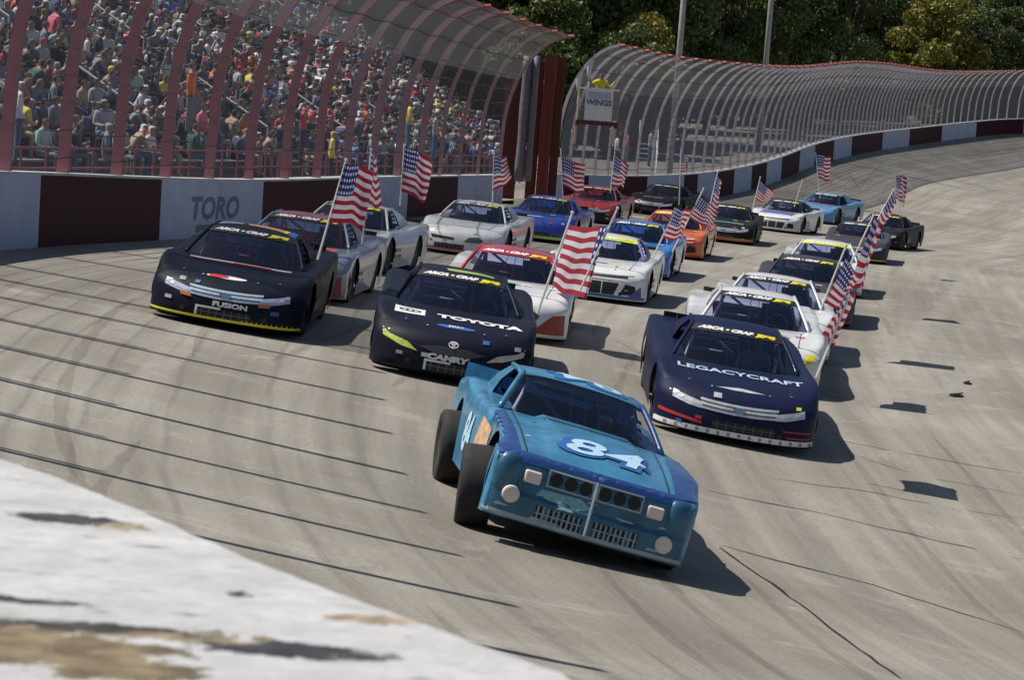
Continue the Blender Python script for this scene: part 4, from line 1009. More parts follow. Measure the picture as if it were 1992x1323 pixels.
# ------------------------------------------------------------------ flags on the cars
FL = [
 ((618, 505), (673, 312), 32.5, [(671, 318), (726, 330), (708, 440), (640, 432)], 'flag with curled cloth on a white pole above the leading black left column car', .07),
 ((704, 475), (722, 292), 39.5, [(722, 296), (733, 300), (740, 402), (712, 396)], 'narrow furled flag on a thin pole rising from the slate blue car'),
 ((778, 400), (787, 282), 47, [(787, 284), (842, 308), (826, 392), (781, 372)], 'flag streaming right over the silver white car, in front of the pale wall panel'),
 ((958, 398), (961, 300), 55, [(961, 300), (986, 306), (994, 352), (958, 372)], 'flag above the roof of the white slot grille car, before the gate'),
 ((1096, 408), (1091, 290), 71, [(1092, 302), (1140, 322), (1134, 378), (1096, 362)], 'flag on a bowed pole beside the royal blue car'),
 ((1187, 375), (1196, 296), 80, [(1196, 300), (1222, 322), (1214, 366), (1190, 362)], 'flag hanging straight over the red and black car'),
 ((1321, 398), (1325, 290), 88, [(1326, 296), (1338, 304), (1337, 334), (1325, 334)], 'small flag over the black car nearest the wall'),
 ((1045, 610), (1113, 415), 30.3, None, 'bare white flag pole leaning from the black lettered car'),
 ((1128, 565), (1201, 406), 37.5, [(1180, 440), (1108, 440), (1072, 560), (1140, 582)], 'large flag with broad stripes hanging left of its pole, above the red roofed car', .06, .28),
 ((1268, 505), (1312, 412), 45, [(1312, 402), (1344, 412), (1326, 470), (1288, 462)], 'crumpled flag over the white car with the lime visor'),
 ((1308, 490), (1368, 368), 53, [(1362, 382), (1397, 410), (1384, 452), (1338, 420)], 'flag with slanting stripes flown from the bright blue car'),
 ((1380, 405), (1396, 335), 61, [(1396, 342), (1404, 352), (1398, 415), (1384, 400)], 'half furled flag with a thick pink pole over the orange car'),
 ((1463, 412), (1479, 345), 77, [(1478, 350), (1508, 378), (1490, 398), (1470, 385)], 'drooping flag over the black car with the orange lip'),
 ((1545, 402), (1561, 350), 97, None, 'bare pole beside the white car with the navy hood'),
 ((1595, 385), (1587, 298), 109, [(1588, 300), (1618, 303), (1612, 352), (1592, 346)], 'farthest middle flag, square against the pale banked track'),
 ((1588, 735), (1648, 585), 29.7, [(1652, 562), (1662, 568), (1620, 668), (1600, 650)], 'bright red and white striped flag hanging low beside the maroon emblem hood'),
 ((1598, 600), (1645, 480), 36.5, [(1646, 500), (1676, 545), (1640, 602), (1604, 590)], 'dark furled flag next to the double zero car'),
 ((1640, 545), (1699, 420), 43, [(1702, 420), (1716, 440), (1680, 560), (1650, 560)], 'flag wound round its slanting pole next to the charcoal car'),
 ((1692, 455), (1738, 370), 55, [(1738, 372), (1745, 400), (1712, 448), (1700, 440)], 'narrow flag just below the topmost flag of the right column'),
 ((1752, 420), (1742, 340), 74, [(1742, 341), (1763, 345), (1761, 402), (1744, 385)], 'topmost small flag of the right column against pale track'),
]
for i, f in enumerate(FL):
    car_flag(f[0], f[1], f[2], f[3], f[4], f[5] if len(f) > 5 else .085, seed=i, uo=f[6] if len(f) > 6 else 0)

# ------------------------------------------------------------------ people
SKIN = mat('skin', (.27, .16, .12), .6); 
def skin_mesh(name, nodes, edges, radii, sub):
    me = bpy.data.meshes.new(name); me.from_pydata(nodes, edges, []); o = bpy.data.objects.new(name, me); COL.objects.link(o)
    sm = o.modifiers.new('s', 'SKIN'); 
    for i, r_ in enumerate(radii): me.skin_vertices[0].data[i].radius = r_ if isinstance(r_, tuple) else (r_, r_); 
    me.skin_vertices[0].data[0].use_root = True
    if sub: ss = o.modifiers.new('u', 'SUBSURF'); ss.levels = sub
    dg = bpy.context.evaluated_depsgraph_get(); dg.update(); out = bpy.data.meshes.new_from_object(o.evaluated_get(dg)); bpy.data.objects.remove(o)
    return out
def person_mesh(pose, sub, cap):
    # faces local -Y
    if pose == 'stand':
        N = [(0, 0, .95), (0, .01, 1.15), (0, .0, 1.38), (0, 0, 1.50), (0, -.015, 1.60), (0, -.01, 1.70), (.19, 0, 1.41), (.24, .02, 1.14), (.24, -.12, .92), (.24, -.15, .84), (-.19, 0, 1.41), (-.24, .02, 1.14), (-.22, -.12, .92), (-.22, -.15, .84),
             (.09, 0, .90), (.10, -.01, .50), (.10, .02, .09), (.11, -.14, .05), (-.09, 0, .90), (-.11, -.01, .50), (-.12, .02, .09), (-.13, -.14, .05)]
    elif pose == 'wave':
        N = [(0, 0, .95), (0, .01, 1.15), (0, .0, 1.38), (0, 0, 1.50), (0, -.015, 1.60), (0, -.01, 1.70), (.19, 0, 1.41), (.34, -.05, 1.22), (.44, -.2, 1.40), (.46, -.24, 1.48), (-.19, 0, 1.41), (-.38, -.04, 1.30), (-.50, -.15, 1.50), (-.52, -.2, 1.58),
             (.09, 0, .90), (.10, -.01, .50), (.10, .02, .09), (.11, -.14, .05), (-.09, 0, .90), (-.11, -.01, .50), (-.12, .02, .09), (-.13, -.14, .05)]
    else:
        hx = .0 if pose == 'sit' else .12
        N = [(0, 0, .10), (0, -.01, .28), (0, -.03, .50), (0, -.05, .62), (0, -.075, .72), (0, -.07, .82), (.19, -.03, .53), (.25, -.05, .28), (.14, -.28, .22 + hx * .3), (.08, -.34, .22 + hx), (-.19, -.03, .53), (-.25, -.05, .28), (-.13, -.28, .22 + hx * .3), (-.06, -.34, .22 + hx),
             (.10, -.03, .08), (.14, -.46, .10), (.13, -.44, -.33), (.14, -.56, -.37), (-.10, -.03, .08), (-.15, -.46, .10), (-.13, -.44, -.33), (-.14, -.56, -.37)]
    if pose == 'sitc':      # leaning forward, elbows on knees
        N[1:6] = [(0, -.07, .27), (0, -.19, .45), (.01, -.25, .55), (.02, -.31, .63), (.02, -.32, .73)]
        N[6:14] = [(.19, -.18, .46), (.24, -.30, .24), (.12, -.46, .22), (.05, -.52, .27), (-.19, -.18, .46), (-.24, -.30, .24), (-.12, -.46, .22), (-.05, -.52, .27)]
    if pose == 'sitd':      # one arm raised, pointing or shading the eyes
        N[6:10] = [(.19, -.03, .53), (.34, -.12, .46), (.26, -.22, .66), (.18, -.24, .74)]; N[3:6] = [(-.02, -.05, .62), (-.05, -.07, .72), (-.06, -.06, .82)]
    E = [(0, 1), (1, 2), (2, 3), (3, 4), (4, 5), (2, 6), (6, 7), (7, 8), (8, 9), (2, 10), (10, 11), (11, 12), (12, 13), (0, 14), (14, 15), (15, 16), (16, 17), (0, 18), (18, 19), (19, 20), (20, 21)]
    rd = [(.15, .11), (.14, .10), (.15, .11), .05, .095, .09, .065, .05, .04, .035, .065, .05, .04, .035, .09, .07, .045, .035, .09, .07, .045, .035]
    m = skin_mesh('person', N, E, rd, sub)
    for _ in range(4): m.materials.append(SKIN)      # slots: skin, shirt, trousers, hair or cap
    hz = N[4][2]; hipz = N[0][2]; sit = pose.startswith('sit')
    for p in m.polygons:
        c = p.center
        if c.z > hz + .035 or (c.z > hz - .05 and c.y > N[4][1] + .03): k = 3
        elif c.z > N[3][2] - .02 and abs(c.x) < .13: k = 0
        elif sit and (c.y < -.24 and c.z > .17 and abs(c.x) < .17 and c.z < .5 and c.z > .18): k = 0
        elif (sit and (c.z < .12 or (c.y < -.15 and c.z < .19))) or (not sit and c.z < .97 and abs(c.x) < .2): k = 2
        elif not sit and pose == 'stand' and c.z < .95: k = 0
        elif pose == 'wave' and abs(c.x) > .42: k = 0
        else: k = 1
        p.material_index = k
    m.shade_smooth(); return m
PM = {k: person_mesh(k, 1, 0) for k in ('sit', 'sitb', 'sitc', 'sitd', 'stand', 'wave')}
PL = {k: person_mesh(k, 0, 0) for k in ('sit', 'sitb', 'sitc', 'sitd')}
SH = [('charcoal', (.09, .09, .10), 9), ('black', (.035, .035, .04), 6), ('white', (.60, .60, .64), 8), ('pale grey', (.32, .34, .38), 8), ('navy', (.05, .065, .14), 9), ('bright blue', (.10, .19, .42), 4), ('red', (.42, .05, .06), 4),
      ('pink', (.65, .16, .2), 1), ('orange', (.70, .16, .03), 1), ('yellow', (.65, .55, .1), 1), ('dark green', (.03, .09, .06), 4), ('tan', (.36, .28, .2), 4), ('maroon', (.16, .03, .05), 4), ('mint', (.36, .50, .46), 2), ('purple', (.17, .13, .26), 2), ('slate', (.17, .20, .24), 8)]
TR = [('jeans', (.07, .11, .2)), ('black trousers', (.025, .025, .03)), ('khaki trousers', (.3, .25, .18)), ('grey trousers', (.15, .15, .16))]
HT = [('brown hair', (.07, .04, .025), 5), ('black hair', (.02, .018, .016), 4), ('light brown hair', (.13, .09, .055), 3), ('a white cap', (.6, .6, .62), 2.5), ('a red cap', (.42, .03, .04), 1), ('a yellow cap', (.60, .50, .14), .6), ('a black cap', (.02, .02, .022), 3), ('grey hair', (.3, .29, .29), 1.5)]
def wch(l): 
    tot = sum(q[2] for q in l); r_ = random.uniform(0, tot)
    for q in l:
        r_ -= q[2]
        if r_ <= 0: return q
    return l[-1]
cm = lambda n, c: mat('cloth_' + n.replace(' ', '_'), c, .85)
SK2 = mat('skin_dark', (.20, .11, .075), .6)
def put_person(me, loc, rz, sh, tr, ht, label, group=None, sc=1, parentname='person'):
    o = bpy.data.objects.new('person', me); COL.objects.link(o); o.location = loc; o.rotation_euler = (0, 0, rz); o.scale = (sc,) * 3
    for i, m_ in enumerate((SKIN if random.random() < .85 else SK2, cm(sh[0], sh[1]), cm(tr[0], tr[1]), cm(ht[0], ht[1]))):
        o.material_slots[i].link = 'OBJECT'; o.material_slots[i].material = m_
    return tag(o, label, 'person', group)

# ------------------------------------------------------------------ grandstand
S0 = Vector((-7.75, 38.8, 0)); S1 = Vector((-.4, 91, 0)); SD = (S1 - S0).normalized(); SN = Vector((-SD.y, SD.x, 0))     # SN points away from the track
ZF = CAMZ - 2.15; ROWH = .47; ROWD = .80; OFF0 = 4.6; NR = 31; LA, LB = -8, 90
def stp(l, off, z): return S0 + SD * l + SN * off + Vector((0, 0, z))
gs = empty('grandstand', 'long open grandstand rising in steps behind the maroon catch fence', 'grandstand', None, stp(30, OFF0, ZF))
iv = -gs.location
ALU = mat('bleacher_plank', (.30, .30, .31), .5, .3, noise=.2, nscale=3); CONC = mat('stand_deck', (.10, .10, .105), .8, noise=.3, nscale=2)
for r_ in range(NR):
    z = ZF + .35 + r_ * ROWH; o0 = OFF0 + r_ * ROWD
    b = MB(); q = [stp(l, o_, zz) + iv for l in (LA, LB) for (o_, zz) in ((o0 + .2, z + .42), (o0 + .5, z + .42), (o0 + .5, z + .46), (o0 + .2, z + .46))]
    b.add(q, [(0, 1, 2, 3), (4, 7, 6, 5), (0, 4, 5, 1), (1, 5, 6, 2), (2, 6, 7, 3), (3, 7, 4, 0)]); b.build('bench', ALU, gs)
b = MB(); rows = [[], []]
for r_ in range(NR):
    z = ZF + .35 + r_ * ROWH; o0 = OFF0 + r_ * ROWD
    for k, l in enumerate((LA, LB)): rows[k] += [stp(l, o0 - .25, z) + iv, stp(l, o0 + ROWD - .25, z) + iv]
b.grid(rows); 
q = [stp(l, OFF0 + NR * ROWD - .25, zz) + iv for l in (LA, LB) for zz in (ZF - 1, ZF + NR * ROWH + 1.0)]; b.add(q, [(0, 1, 3, 2)])
b.build('stepped_deck', CONC, gs)
RAILM = mat('maroon_rail', (.22, .05, .06), .6, noise=.2)
b = MB()
for l in np.arange(LA, LB, 1.5): b.tube([stp(l, OFF0 - 1.3, ZF - .6) + iv, stp(l, OFF0 - 1.3, ZF + 1.15) + iv], .03, 5)
for z in (.35, .75, 1.15): b.tube([stp(LA, OFF0 - 1.3, ZF + z) + iv, stp(LB, OFF0 - 1.3, ZF + z) + iv], .025, 5)
b.build('front_railing', RAILM, gs)
WHR = mat('white_handrail', (.72, .70, .68), .5)
AIS = [2, 14, 26, 38, 50, 62, 76]
for l in AIS:
    for seg in ((1, 4), (6, 9), (11, 14), (16, 19), (21, 24)):
        b = MB(); P_ = [stp(l, OFF0 + k * ROWD, ZF + .35 + k * ROWH + .95) + iv for k in seg]; b.tube(P_, .03, 5)
        for k, p in zip(seg, P_): b.tube([p, p - Vector((0, 0, .95))], .025, 5)
        b.build('handrail', WHR, gs)
# low maroon wall panels along the walkway, in front of the stand
ORDB = dict(zip((2, 9, 17, 24, 33, 41, 52), ('first', 'second', 'third', 'fourth', 'fifth', 'sixth', 'last')))
for l in (2, 9, 17, 24, 33, 41, 52):
    b = MB(); q = [stp(l + dl, OFF0 - 2.6 - do, ZF + zz) for dl in (0, 3.2) for do in (0, .12) for zz in (-1, .55)]
    b.add(q, [(0, 1, 3, 2), (4, 6, 7, 5), (0, 4, 5, 1), (2, 3, 7, 6), (1, 5, 7, 3)])
    ox = b.build('walkway_barrier', mat('barrier_maroon', (.22, .06, .065), .7, noise=.25)); 
    tag(ox, ORDB[l] + ' low dull maroon barrier from the left, on the walkway below the grandstand', 'barrier', 'barriers along the walkway')

ORD = ['front', 'second', 'third', 'fourth', 'fifth', 'sixth', 'seventh', 'eighth', 'ninth', 'tenth', 'eleventh', 'twelfth', 'thirteenth', 'fourteenth', 'fifteenth', 'sixteenth', 'seventeenth', 'eighteenth', 'nineteenth'] + ['upper'] * 12
posts_px = []
nP = int((uG0 - ustart) / NEARSTEP)
for i in range(nP + 1):
    u = ustart + (uG0 - ustart) * i / nP
    if Wp(u).y > 34: posts_px.append(proj(Wp(u))[0])
cand = []
rz0 = math.atan2(SN.y, SN.x) - math.pi / 2       # local -Y must face the track (-SN): local +Y along SN
for r_ in range(NR):
    l = LA + .4
    while l < LB - .3:
        l += random.uniform(.6, .74) if random.random() < .85 else random.uniform(.9, 1.9)
        if min(abs(l - a) for a in AIS) < .55: continue
        dens = .95
        if r_ == 0: dens = .6
        if random.random() > dens: continue
        z = ZF + .35 + r_ * ROWH + .46; p = stp(l, OFF0 + r_ * ROWD + .38 + random.uniform(-.14, .14), z + random.uniform(-.07, .1))
        x, y = proj(p + Vector((0, 0, .5)))
        if x < -40 or y < -45 or x > 1300: continue
        cand.append((p.y, r_, l, p, x, y))
cand.sort(key=lambda q: q[0])
seen = set(); big = cand[:286]; rest = cand[286:]
for (d_, r_, l, p, x, y) in big:
    sh = wch(SH); tr = random.choice(TR); ht = wch(HT)
    k = sum(1 for q in posts_px if q < x); wh = 'left of all fence posts' if k == 0 else 'past %s fence post from left' % ORD[min(k - 1, 18)].replace('front', 'first')
    lab = 'spectator, %s top, %s, %s row, %s' % (sh[0], ht[0].replace('a ', '', 1) if ht[0].startswith('a ') else ht[0], ORD[r_], wh)
    tries = 0
    while lab in seen and tries < 12:
        sh = wch(SH); ht = wch(HT); tries += 1; lab = 'spectator, %s top, %s, %s row, %s' % (sh[0], ht[0].replace('a ', '', 1) if ht[0].startswith('a ') else ht[0], ORD[r_], wh)
    seen.add(lab)
    put_person(PM[random.choice(('sit', 'sitb', 'sitc', 'sitd'))], p - Vector((0, 0, .03)), rz0 + random.uniform(-.9, .9), sh, tr, ht, lab, 'spectators seated in the grandstand', random.uniform(1.05, 1.22))
# the rest of the crowd as one mass
pal = []; mats_ = [SKIN]; 
for q in SH: mats_.append(cm(q[0], q[1]))
nS = len(SH)
for q in TR: mats_.append(cm(q[0], q[1]))
for q in HT: mats_.append(cm(q[0], q[1]))
Vall = []; Fall = []; Iall = []; nv = 0
base = {}
for k, m in PL.items():
    co = np.empty(len(m.vertices) * 3); m.vertices.foreach_get('co', co); base[k] = (co.reshape(-1, 3), [tuple(p.vertices) for p in m.polygons], [p.material_index for p in m.polygons])
for (d_, r_, l, p, x, y) in rest:
    co, ff, mi = base[random.choice(('sit', 'sitb', 'sitc', 'sitd'))]; a = rz0 + random.uniform(-1, 1); sc = random.uniform(1.05, 1.2); c_, s_ = math.cos(a), math.sin(a)
    q = np.c_[co[:, 0] * c_ - co[:, 1] * s_, co[:, 0] * s_ + co[:, 1] * c_, co[:, 2]] * sc + np.array(p)
    Vall.append(q); Fall += [tuple(i + nv for i in f) for f in ff]; nv += len(q)
    sh = SH.index(wch(SH)); tr = random.randrange(len(TR)); ht = HT.index(wch(HT)); mp = {0: 0, 1: 1 + sh, 2: 1 + nS + tr, 3: 1 + nS + len(TR) + ht}
    Iall += [mp[i] for i in mi]
me = bpy.data.meshes.new('crowd'); me.from_pydata(np.concatenate(Vall).tolist(), [], Fall)
for m_ in mats_: me.materials.append(m_)
me.polygons.foreach_set('material_index', Iall); me.shade_smooth()
tag(new_obj('crowd', me), 'packed far part of the grandstand crowd in mixed dark and pale clothes', 'crowd', kind='stuff')
# people standing by the fence
def col(n, L): return next(q for q in L if q[0] == n)
for (px, pyfeet, d, sh, tr, ht, lab, pose) in [
    (842, 318, 84, 'pale grey', 'jeans', 'brown hair', 'person standing tall in pale grey shirt and jeans behind the fence, left of gate', 'stand'),
    (366, 262, 60, 'orange', 'grey trousers', 'a black cap', 'person in a bright orange shirt standing in front of the stand', 'stand'),
    (585, 318, 70, 'red', 'black trousers', 'light brown hair', 'person in a red top with raised arms behind the fence', 'wave'),
    (30, 320, 52, 'white', 'jeans', 'a white cap', 'person in a white shirt standing at the far left by the fence', 'stand'),
    (640, 372, 72, 'yellow', 'black trousers', 'a yellow cap', 'person in a yellow vest low behind the wall near the leading flag', 'stand'),
    (790, 300, 80, 'yellow', 'jeans', 'light brown hair', 'person in a yellow top standing behind the streaming flag', 'stand'),
    (1215, 330, 112, 'pink', 'khaki trousers', 'brown hair', 'person in a pink top standing behind the grey fence right of the flag stand', 'stand'),
    (1196, 335, 112, 'white', 'black trousers', 'a black cap', 'person in a white shirt standing just right of the flag stand', 'stand'),
    (1262, 325, 114, 'white', 'jeans', 'black hair', 'person in a white shirt by the white steps behind the grey fence', 'stand'),
    (1108, 330, 108, 'maroon', 'jeans', 'a white cap', 'person in a maroon top between the gate and the flag stand', 'stand')]:
    put_person(PM[pose], at(px, pyfeet, d), rz0 + random.uniform(-.4, .4), col(sh, SH), col(tr, TR), col(ht, HT), lab)
# drivers in the four leading cars
for (rt, sh, ht, lab) in ((pc, 'navy', 'a white cap', 'driver in a dark blue suit and white helmet inside the blue 84 car'), (NEAR[0], 'red', 'a black cap', 'driver in red suit and black helmet inside the leading black left column car'),
                          (NEAR[1], 'charcoal', 'a white cap', 'driver in charcoal suit and white helmet inside the car with bold hood lettering'), (NEAR[2], 'pale grey', 'a white cap', 'driver in pale grey suit and white helmet inside the navy car')):
    o = put_person(PM['sit'], (0, 0, 0), 0, col(sh, SH), TR[1], col(ht, HT), lab)
    o.matrix_world = rt.matrix_world @ Matrix.Translation((.33, .30, .36)) @ Matrix.Scale(.86, 4)
# flagman and his flags
fm = put_person(PM['wave'], fs0 + Vector((.05, .1, .14)), R(20), ('flagman yellow', (.72, .62, .04), 1), TR[1], HT[6], 'flagman in a bright yellow shirt leaning over the white sign of the flag stand')
for (dx, h0, h1, w_, lab) in ((-.75, 1.0, 2.1, .22, 'furled white flag on the left rail of the flag stand'), (-.42, 1.5, 2.5, .18, 'second furled white flag, beside the flagman shoulder')):
    rt = empty('furled_flag', lab, 'flag', None, fs0 + Vector((dx, -.45, h0)))
    b = MB(); b.tube([(0, 0, -.3), (.15, 0, h1 - h0)], .012, 5); b.build('pole', POLEW, rt)
    b = MB(); b.grid([[Vector((.02 + .12 * t - w_ * (1 - abs(2 * t - 1)) * q, .04 * math.sin(q * 6 + t * 5), t * (h1 - h0))) for q in (0, .33, .66, 1)] for t in np.linspace(0, 1, 9)]); b.build('cloth', mat('furled_white', (.72, .70, .66), .8), rt, True)

# white steps behind the fence right of the stand
stp0 = at(1258, 338, 116); st_ = empty('metal_steps', 'white open metal steps behind the grey fence right of the flag stand', 'stairs', None, stp0)
for k in range(7):
    b = MB(); b.box((-.4, k * .22, k * .22), (.4, k * .22 + .24, k * .22 + .05)); b.build('tread', WHR, st_)
b = MB()
for x in (-.42, .42): b.tube([(x, 0, .9), (x, 1.5, 2.4)], .02, 5); b.tube([(x, 0, 0), (x, 1.5, 1.5)], .03, 5); b.tube([(x, 0, 0), (x, 0, .9)], .02, 5); b.tube([(x, 1.5, -.3), (x, 1.5, 2.4)], .02, 5)
b.build('frame', WHR, st_)

# ------------------------------------------------------------------ light poles
for (x0, y0, x1, y1, d, r0, lab) in ((1305, 300, 1329, -40, 122, .14, 'pale wooden light pole rising behind the grey fence, left of the pair'), (1484, 190, 1509, -40, 150, .16, 'pale wooden light pole in front of dark trees, right of the pair')):
    A = at(x0, y0, d); B = at(x1, y1, d); top = A + Vector((0, 0, (B - A).length + 6))
    rt = empty('light_pole', lab, 'light pole', 'light poles beside the track', A - Vector((0, 0, 3)))
    b = MB(); b.tube([Vector((0, 0, 0)), top - A + Vector((0, 0, 3))], [r0 * 1.15, r0 * .85], 10); b.build('pole', mat('weathered_wood', (.34, .31, .29), .8, noise=.3, nscale=4), rt, True)
    b = MB(); h = (top - A).z + 3
    b.box((-1.2, -.08, h - .5), (1.2, .08, h - .35)); b.build('crossarm', MATS['weathered_wood'], rt)
    for x in (-1, -.35, .35, 1):
        b = MB(); b.lathe([(-.12, .05), (-.1, .22), (.12, .30), (.13, .001)], (0, 0, 0), 14); o = b.build('lamp_head', STEEL, rt, True); o.location = (x, -.15, h - .75); o.rotation_euler = (0, R(50), R(-90))

# ------------------------------------------------------------------ trees
BARK = mat('bark', (.07, .055, .045), .9, noise=.4)
def leafm(name, c, c2):
    m = bpy.data.materials.new(name); m.use_nodes = True; t = m.node_tree; b = t.nodes['Principled BSDF']
    tc = t.nodes.new('ShaderNodeTexCoord'); n = noise_node(t, tc.outputs['Object'], .9, 5, .7)
    cc = ramp(t, [(.35, c), (.68, c2)], n.outputs[0]).outputs[0]; t.links.new(cc, b.inputs['Base Color']); b.inputs['Roughness'].default_value = .6
    tl = t.nodes.new('ShaderNodeBsdfTranslucent'); t.links.new(cc, tl.inputs[0]); mx = t.nodes.new('ShaderNodeMixShader'); mx.inputs[0].default_value = .25
    t.links.new(b.outputs[0], mx.inputs[1]); t.links.new(tl.outputs[0], mx.inputs[2]); t.links.new(mx.outputs[0], t.nodes['Material Output'].inputs[0]); return m
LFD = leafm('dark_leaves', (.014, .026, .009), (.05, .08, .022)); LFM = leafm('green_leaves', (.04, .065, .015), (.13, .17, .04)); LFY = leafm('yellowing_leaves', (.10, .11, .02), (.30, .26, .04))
def make_tree(seed, H, cr, nclump, leaves, cb=.25):
    rr = np.random.RandomState(seed); b = MB(); limbs = []
    tr_ = [Vector((0, 0, 0))]
    for k in range(1, 7): tr_.append(tr_[-1] + Vector((rr.uniform(-.25, .25), rr.uniform(-.25, .25), H * .75 / 6)))
    b.tube(tr_, [.28 - .035 * k for k in range(7)], 8); centers = []
    for i in range(nclump):
        h = rr.uniform(cb, 1.0); ang = rr.uniform(0, 2 * math.pi); rad = cr * math.sin(math.pi * min(.97, max(.12, (h - cb) / (1 - cb) * .8 + .12))) * rr.uniform(.35, 1.0)
        c = Vector((rad * math.cos(ang), rad * math.sin(ang), H * h)); centers.append(c)
        s_ = tr_[min(6, max(1, int(h * 6 * .8)))]
        if i % 2 == 0: b.tube([s_, s_.lerp(c, .5) + Vector((0, 0, -.2)), c], [.09, .05, .02], 5)
    trunk = b.mesh('trunk', [BARK], True)
    V = []; 
    for c in centers:
        n = leaves // nclump; R_ = cr * rr.uniform(.22, .40); d = rr.normal(size=(n, 3)); d /= np.linalg.norm(d, axis=1)[:, None]; rad = R_ * rr.uniform(.25, 1, n) ** .6
        pc_ = np.array(c) + d * rad[:, None] * np.array([1, 1, .75]); ax = rr.normal(size=(n, 3)) + d * .8; ax /= np.linalg.norm(ax, axis=1)[:, None]
        up = np.cross(ax, rr.normal(size=(n, 3))); up /= np.linalg.norm(up, axis=1)[:, None]; sd_ = np.cross(ax, up); sz = rr.uniform(.10, .23, n)[:, None]
        V.append(np.stack([pc_ - up * sz, pc_ + sd_ * sz * .6, pc_ + up * sz, pc_ - sd_ * sz * .6], 1).reshape(-1, 3))
    V = np.concatenate(V); nq = len(V) // 4; me = bpy.data.meshes.new('crown'); me.vertices.add(len(V)); me.vertices.foreach_set('co', V.ravel())
    me.loops.add(nq * 4); me.loops.foreach_set('vertex_index', np.arange(nq * 4)); me.polygons.add(nq); me.polygons.foreach_set('loop_start', np.arange(nq) * 4); me.polygons.foreach_set('loop_total', np.full(nq, 4))
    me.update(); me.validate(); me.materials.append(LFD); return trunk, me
TV = [make_tree(s_, *a) for s_, a in ((1, (17, 4.6, 46, 15000, .08)), (2, (15, 5.0, 50, 16000, .05)), (3, (18, 4.2, 40, 13000, .2)), (4, (9, 3.4, 34, 11000, .02)))]
def put_tree(px, d, v, m, lab, sc=1, base=None, rz=None):
    r_ = ray(px, 300); p = CAM + r_ * d; u, vv = uv_of(p.x, p.y); z = outz(u, -vv) if -vv > 0 else Wp(u).z - 1
    rt = empty('tree', lab, 'tree', 'trees beyond the far fence', Vector((p.x, p.y, z - .2)))
    rt.rotation_euler = (0, 0, random.uniform(0, 6.28) if rz is None else rz); rt.scale = (sc,) * 3
    inst('trunk', TV[v][0], rt); inst('crown', TV[v][1], rt, m)
kinds = {0: 'tall broadleaf', 1: 'wide dense', 2: 'loose tall', 3: 'low bushy'}
def bearing(px):
    if px < 720: return 'behind the middle of the grandstand'
    if px < 860: return 'behind the back rows of the grandstand'
    if px < 1000: return 'behind the end of the grandstand'
    if px < 1130: return 'above the red gate'
    if px < 1300: return 'between the gate and the first light pole'
    if px < 1480: return 'between the two light poles'
    if px < 1620: return 'just right of the second light pole'
    if px < 1760: return 'left of the yellowing tree'
    if px < 1880: return 'beneath the gap of sky'
    return 'at the right end of the fence'
dn = {LFD: 'near black tree', LFM: 'mid green tree', LFY: 'yellow green tree'}
spec = []
for px in range(560, 2090, 62):
    dw = Wp(u_at_px(min(px, 1985))).y + (0 if px < 1985 else (px - 1985) * .15)
    v = random.choice((0, 1, 2)) if px < 1700 else random.choice((2, 1))
    spec.append((px + random.uniform(-14, 14), max(dw + (22 if px < 1250 or px > 1800 else 62), 150) + random.uniform(0, 8), v, LFD if random.random() < .55 else LFM, random.uniform(.95, 1.15) if px < 1700 else random.uniform(.62, .78)))
for px in range(600, 2120, 80):
    if 1720 < px < 1930: continue
    dw = Wp(u_at_px(min(px, 1985))).y + (0 if px < 1985 else (px - 1985) * .15)
    spec.append((px + random.uniform(-14, 14), max(dw + (40 if px < 1250 or px > 1800 else 85), 175) + random.uniform(0, 10), random.choice((0, 1)), LFD, random.uniform(1.1, 1.3)))
for px, dd, v, m_, sc in ((1060, 140, 3, LFM, 1.0), (1235, 146, 3, LFY, .85), (1205, 140, 3, LFM, .8), (1800, 222, 3, LFY, 1.25), (1830, 226, 3, LFY, 1.1), (1935, 232, 1, LFM, .62), (1985, 236, 1, LFM, .66), (1600, 232, 3, LFM, 1.2), (1440, 205, 2, LFM, 1.1), (1875, 240, 2, LFM, .7)):
    spec.append((px, dd, v, m_, sc))
def tree_label(q):
    px, dd, v, m_, sc = q; depth = 'front' if dd < 200 and px < 1700 or dd < 228 else 'rear'
    return '%s %s %s, %s' % (kinds[v], dn[m_], bearing(px), depth)
byl = {}
for q in sorted(spec, key=lambda q: q[0]): byl.setdefault(tree_label(q), []).append(q)
tl_ = {}
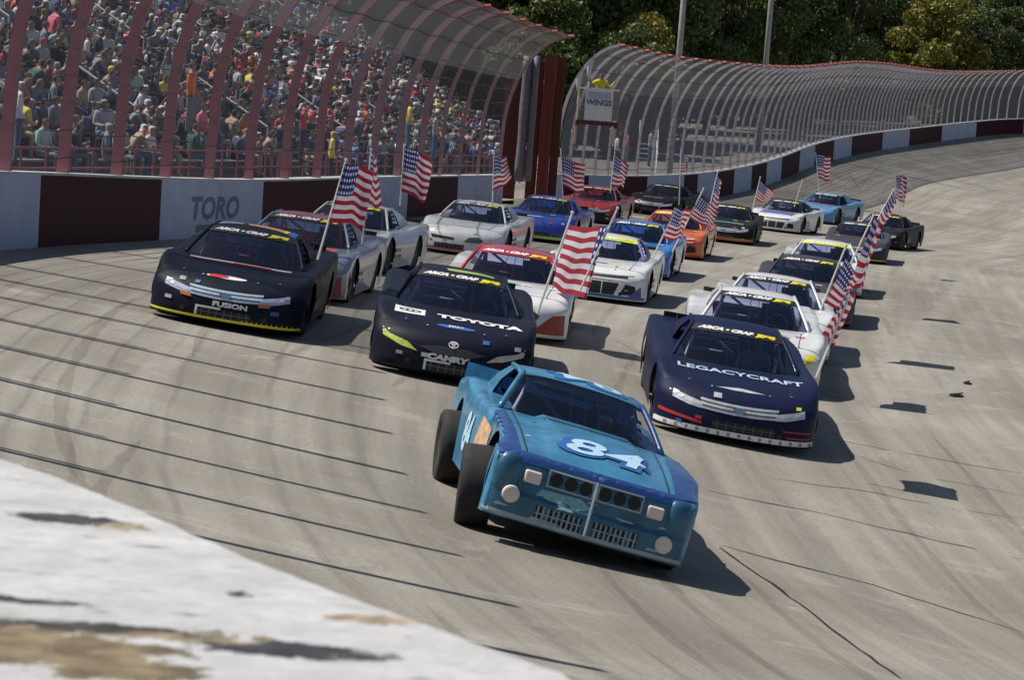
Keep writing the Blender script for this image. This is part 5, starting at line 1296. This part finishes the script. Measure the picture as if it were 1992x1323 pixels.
for L_, qs in byl.items():
    for i, q in enumerate(qs): tl_[q] = L_ if len(qs) == 1 else (L_ + ', ' + {2: ('left', 'right'), 3: ('left', 'middle', 'right')}.get(len(qs), ('leftmost', 'second', 'third', 'fourth', 'fifth', 'sixth', 'seventh', 'eighth', 'ninth', 'tenth', 'eleventh'))[min(i, 10)])
for (px, dd, v, m_, sc) in spec:
    depth = 'front' if dd < 200 and px < 1700 or dd < 228 else 'rear'
    lab = tl_[(px, dd, v, m_, sc)]
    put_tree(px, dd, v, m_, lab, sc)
# far wood behind the ranks reads as one mass
Vq = []
for k in range(26):
    px = 820 + k * 55; d = 255 + random.uniform(-6, 10)
    if 1730 < px < 1960: continue
    me0 = TV[k % 2][1]; co = np.empty(len(me0.vertices) * 3); me0.vertices.foreach_get('co', co); co = co.reshape(-1, 3); a = random.uniform(0, 6); sc = random.uniform(1.2, 1.45)
    p = CAM + ray(px, 300) * d; q = np.c_[co[:, 0] * math.cos(a) - co[:, 1] * math.sin(a), co[:, 0] * math.sin(a) + co[:, 1] * math.cos(a), co[:, 2]] * sc + np.array([p.x, p.y, CAMZ - 3.0]); Vq.append(q)
Vq = np.concatenate(Vq); nq = len(Vq) // 4; me = bpy.data.meshes.new('far_wood'); me.vertices.add(len(Vq)); me.vertices.foreach_set('co', Vq.ravel()); me.loops.add(nq * 4); me.loops.foreach_set('vertex_index', np.arange(nq * 4)); me.polygons.add(nq)
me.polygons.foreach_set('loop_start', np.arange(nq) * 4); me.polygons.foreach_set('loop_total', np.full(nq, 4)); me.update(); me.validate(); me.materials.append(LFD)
tag(new_obj('far_wood', me), 'far dark wood behind the ranks of trees', 'wood', kind='stuff')
for (px, py, ww) in ((1860, 772, .10), (1882, 748, .05)):
    p = hit(px, py); b = MB(); b.box((-ww, -.05, 0), (ww, .04, .03)); b.tube([(-ww, 0, .02), (ww * 1.6, .05, .05)], [.03, .01], 6)
    o = b.build('rubber_scrap', RUBBER); o.location = p; o.rotation_euler = (0, 0, .5); tag(o, 'dark scrap of rubber lying on the open track right of the field%s' % ('' if ww > .07 else ', the smaller one'), 'rubber scrap', 'rubber scraps on the track')

for o in COL.objects:
    if o.parent is None and o.get('label') and not 4 <= len(o['label'].split()) <= 16: print('LABEL', len(o['label'].split()), o['label'])
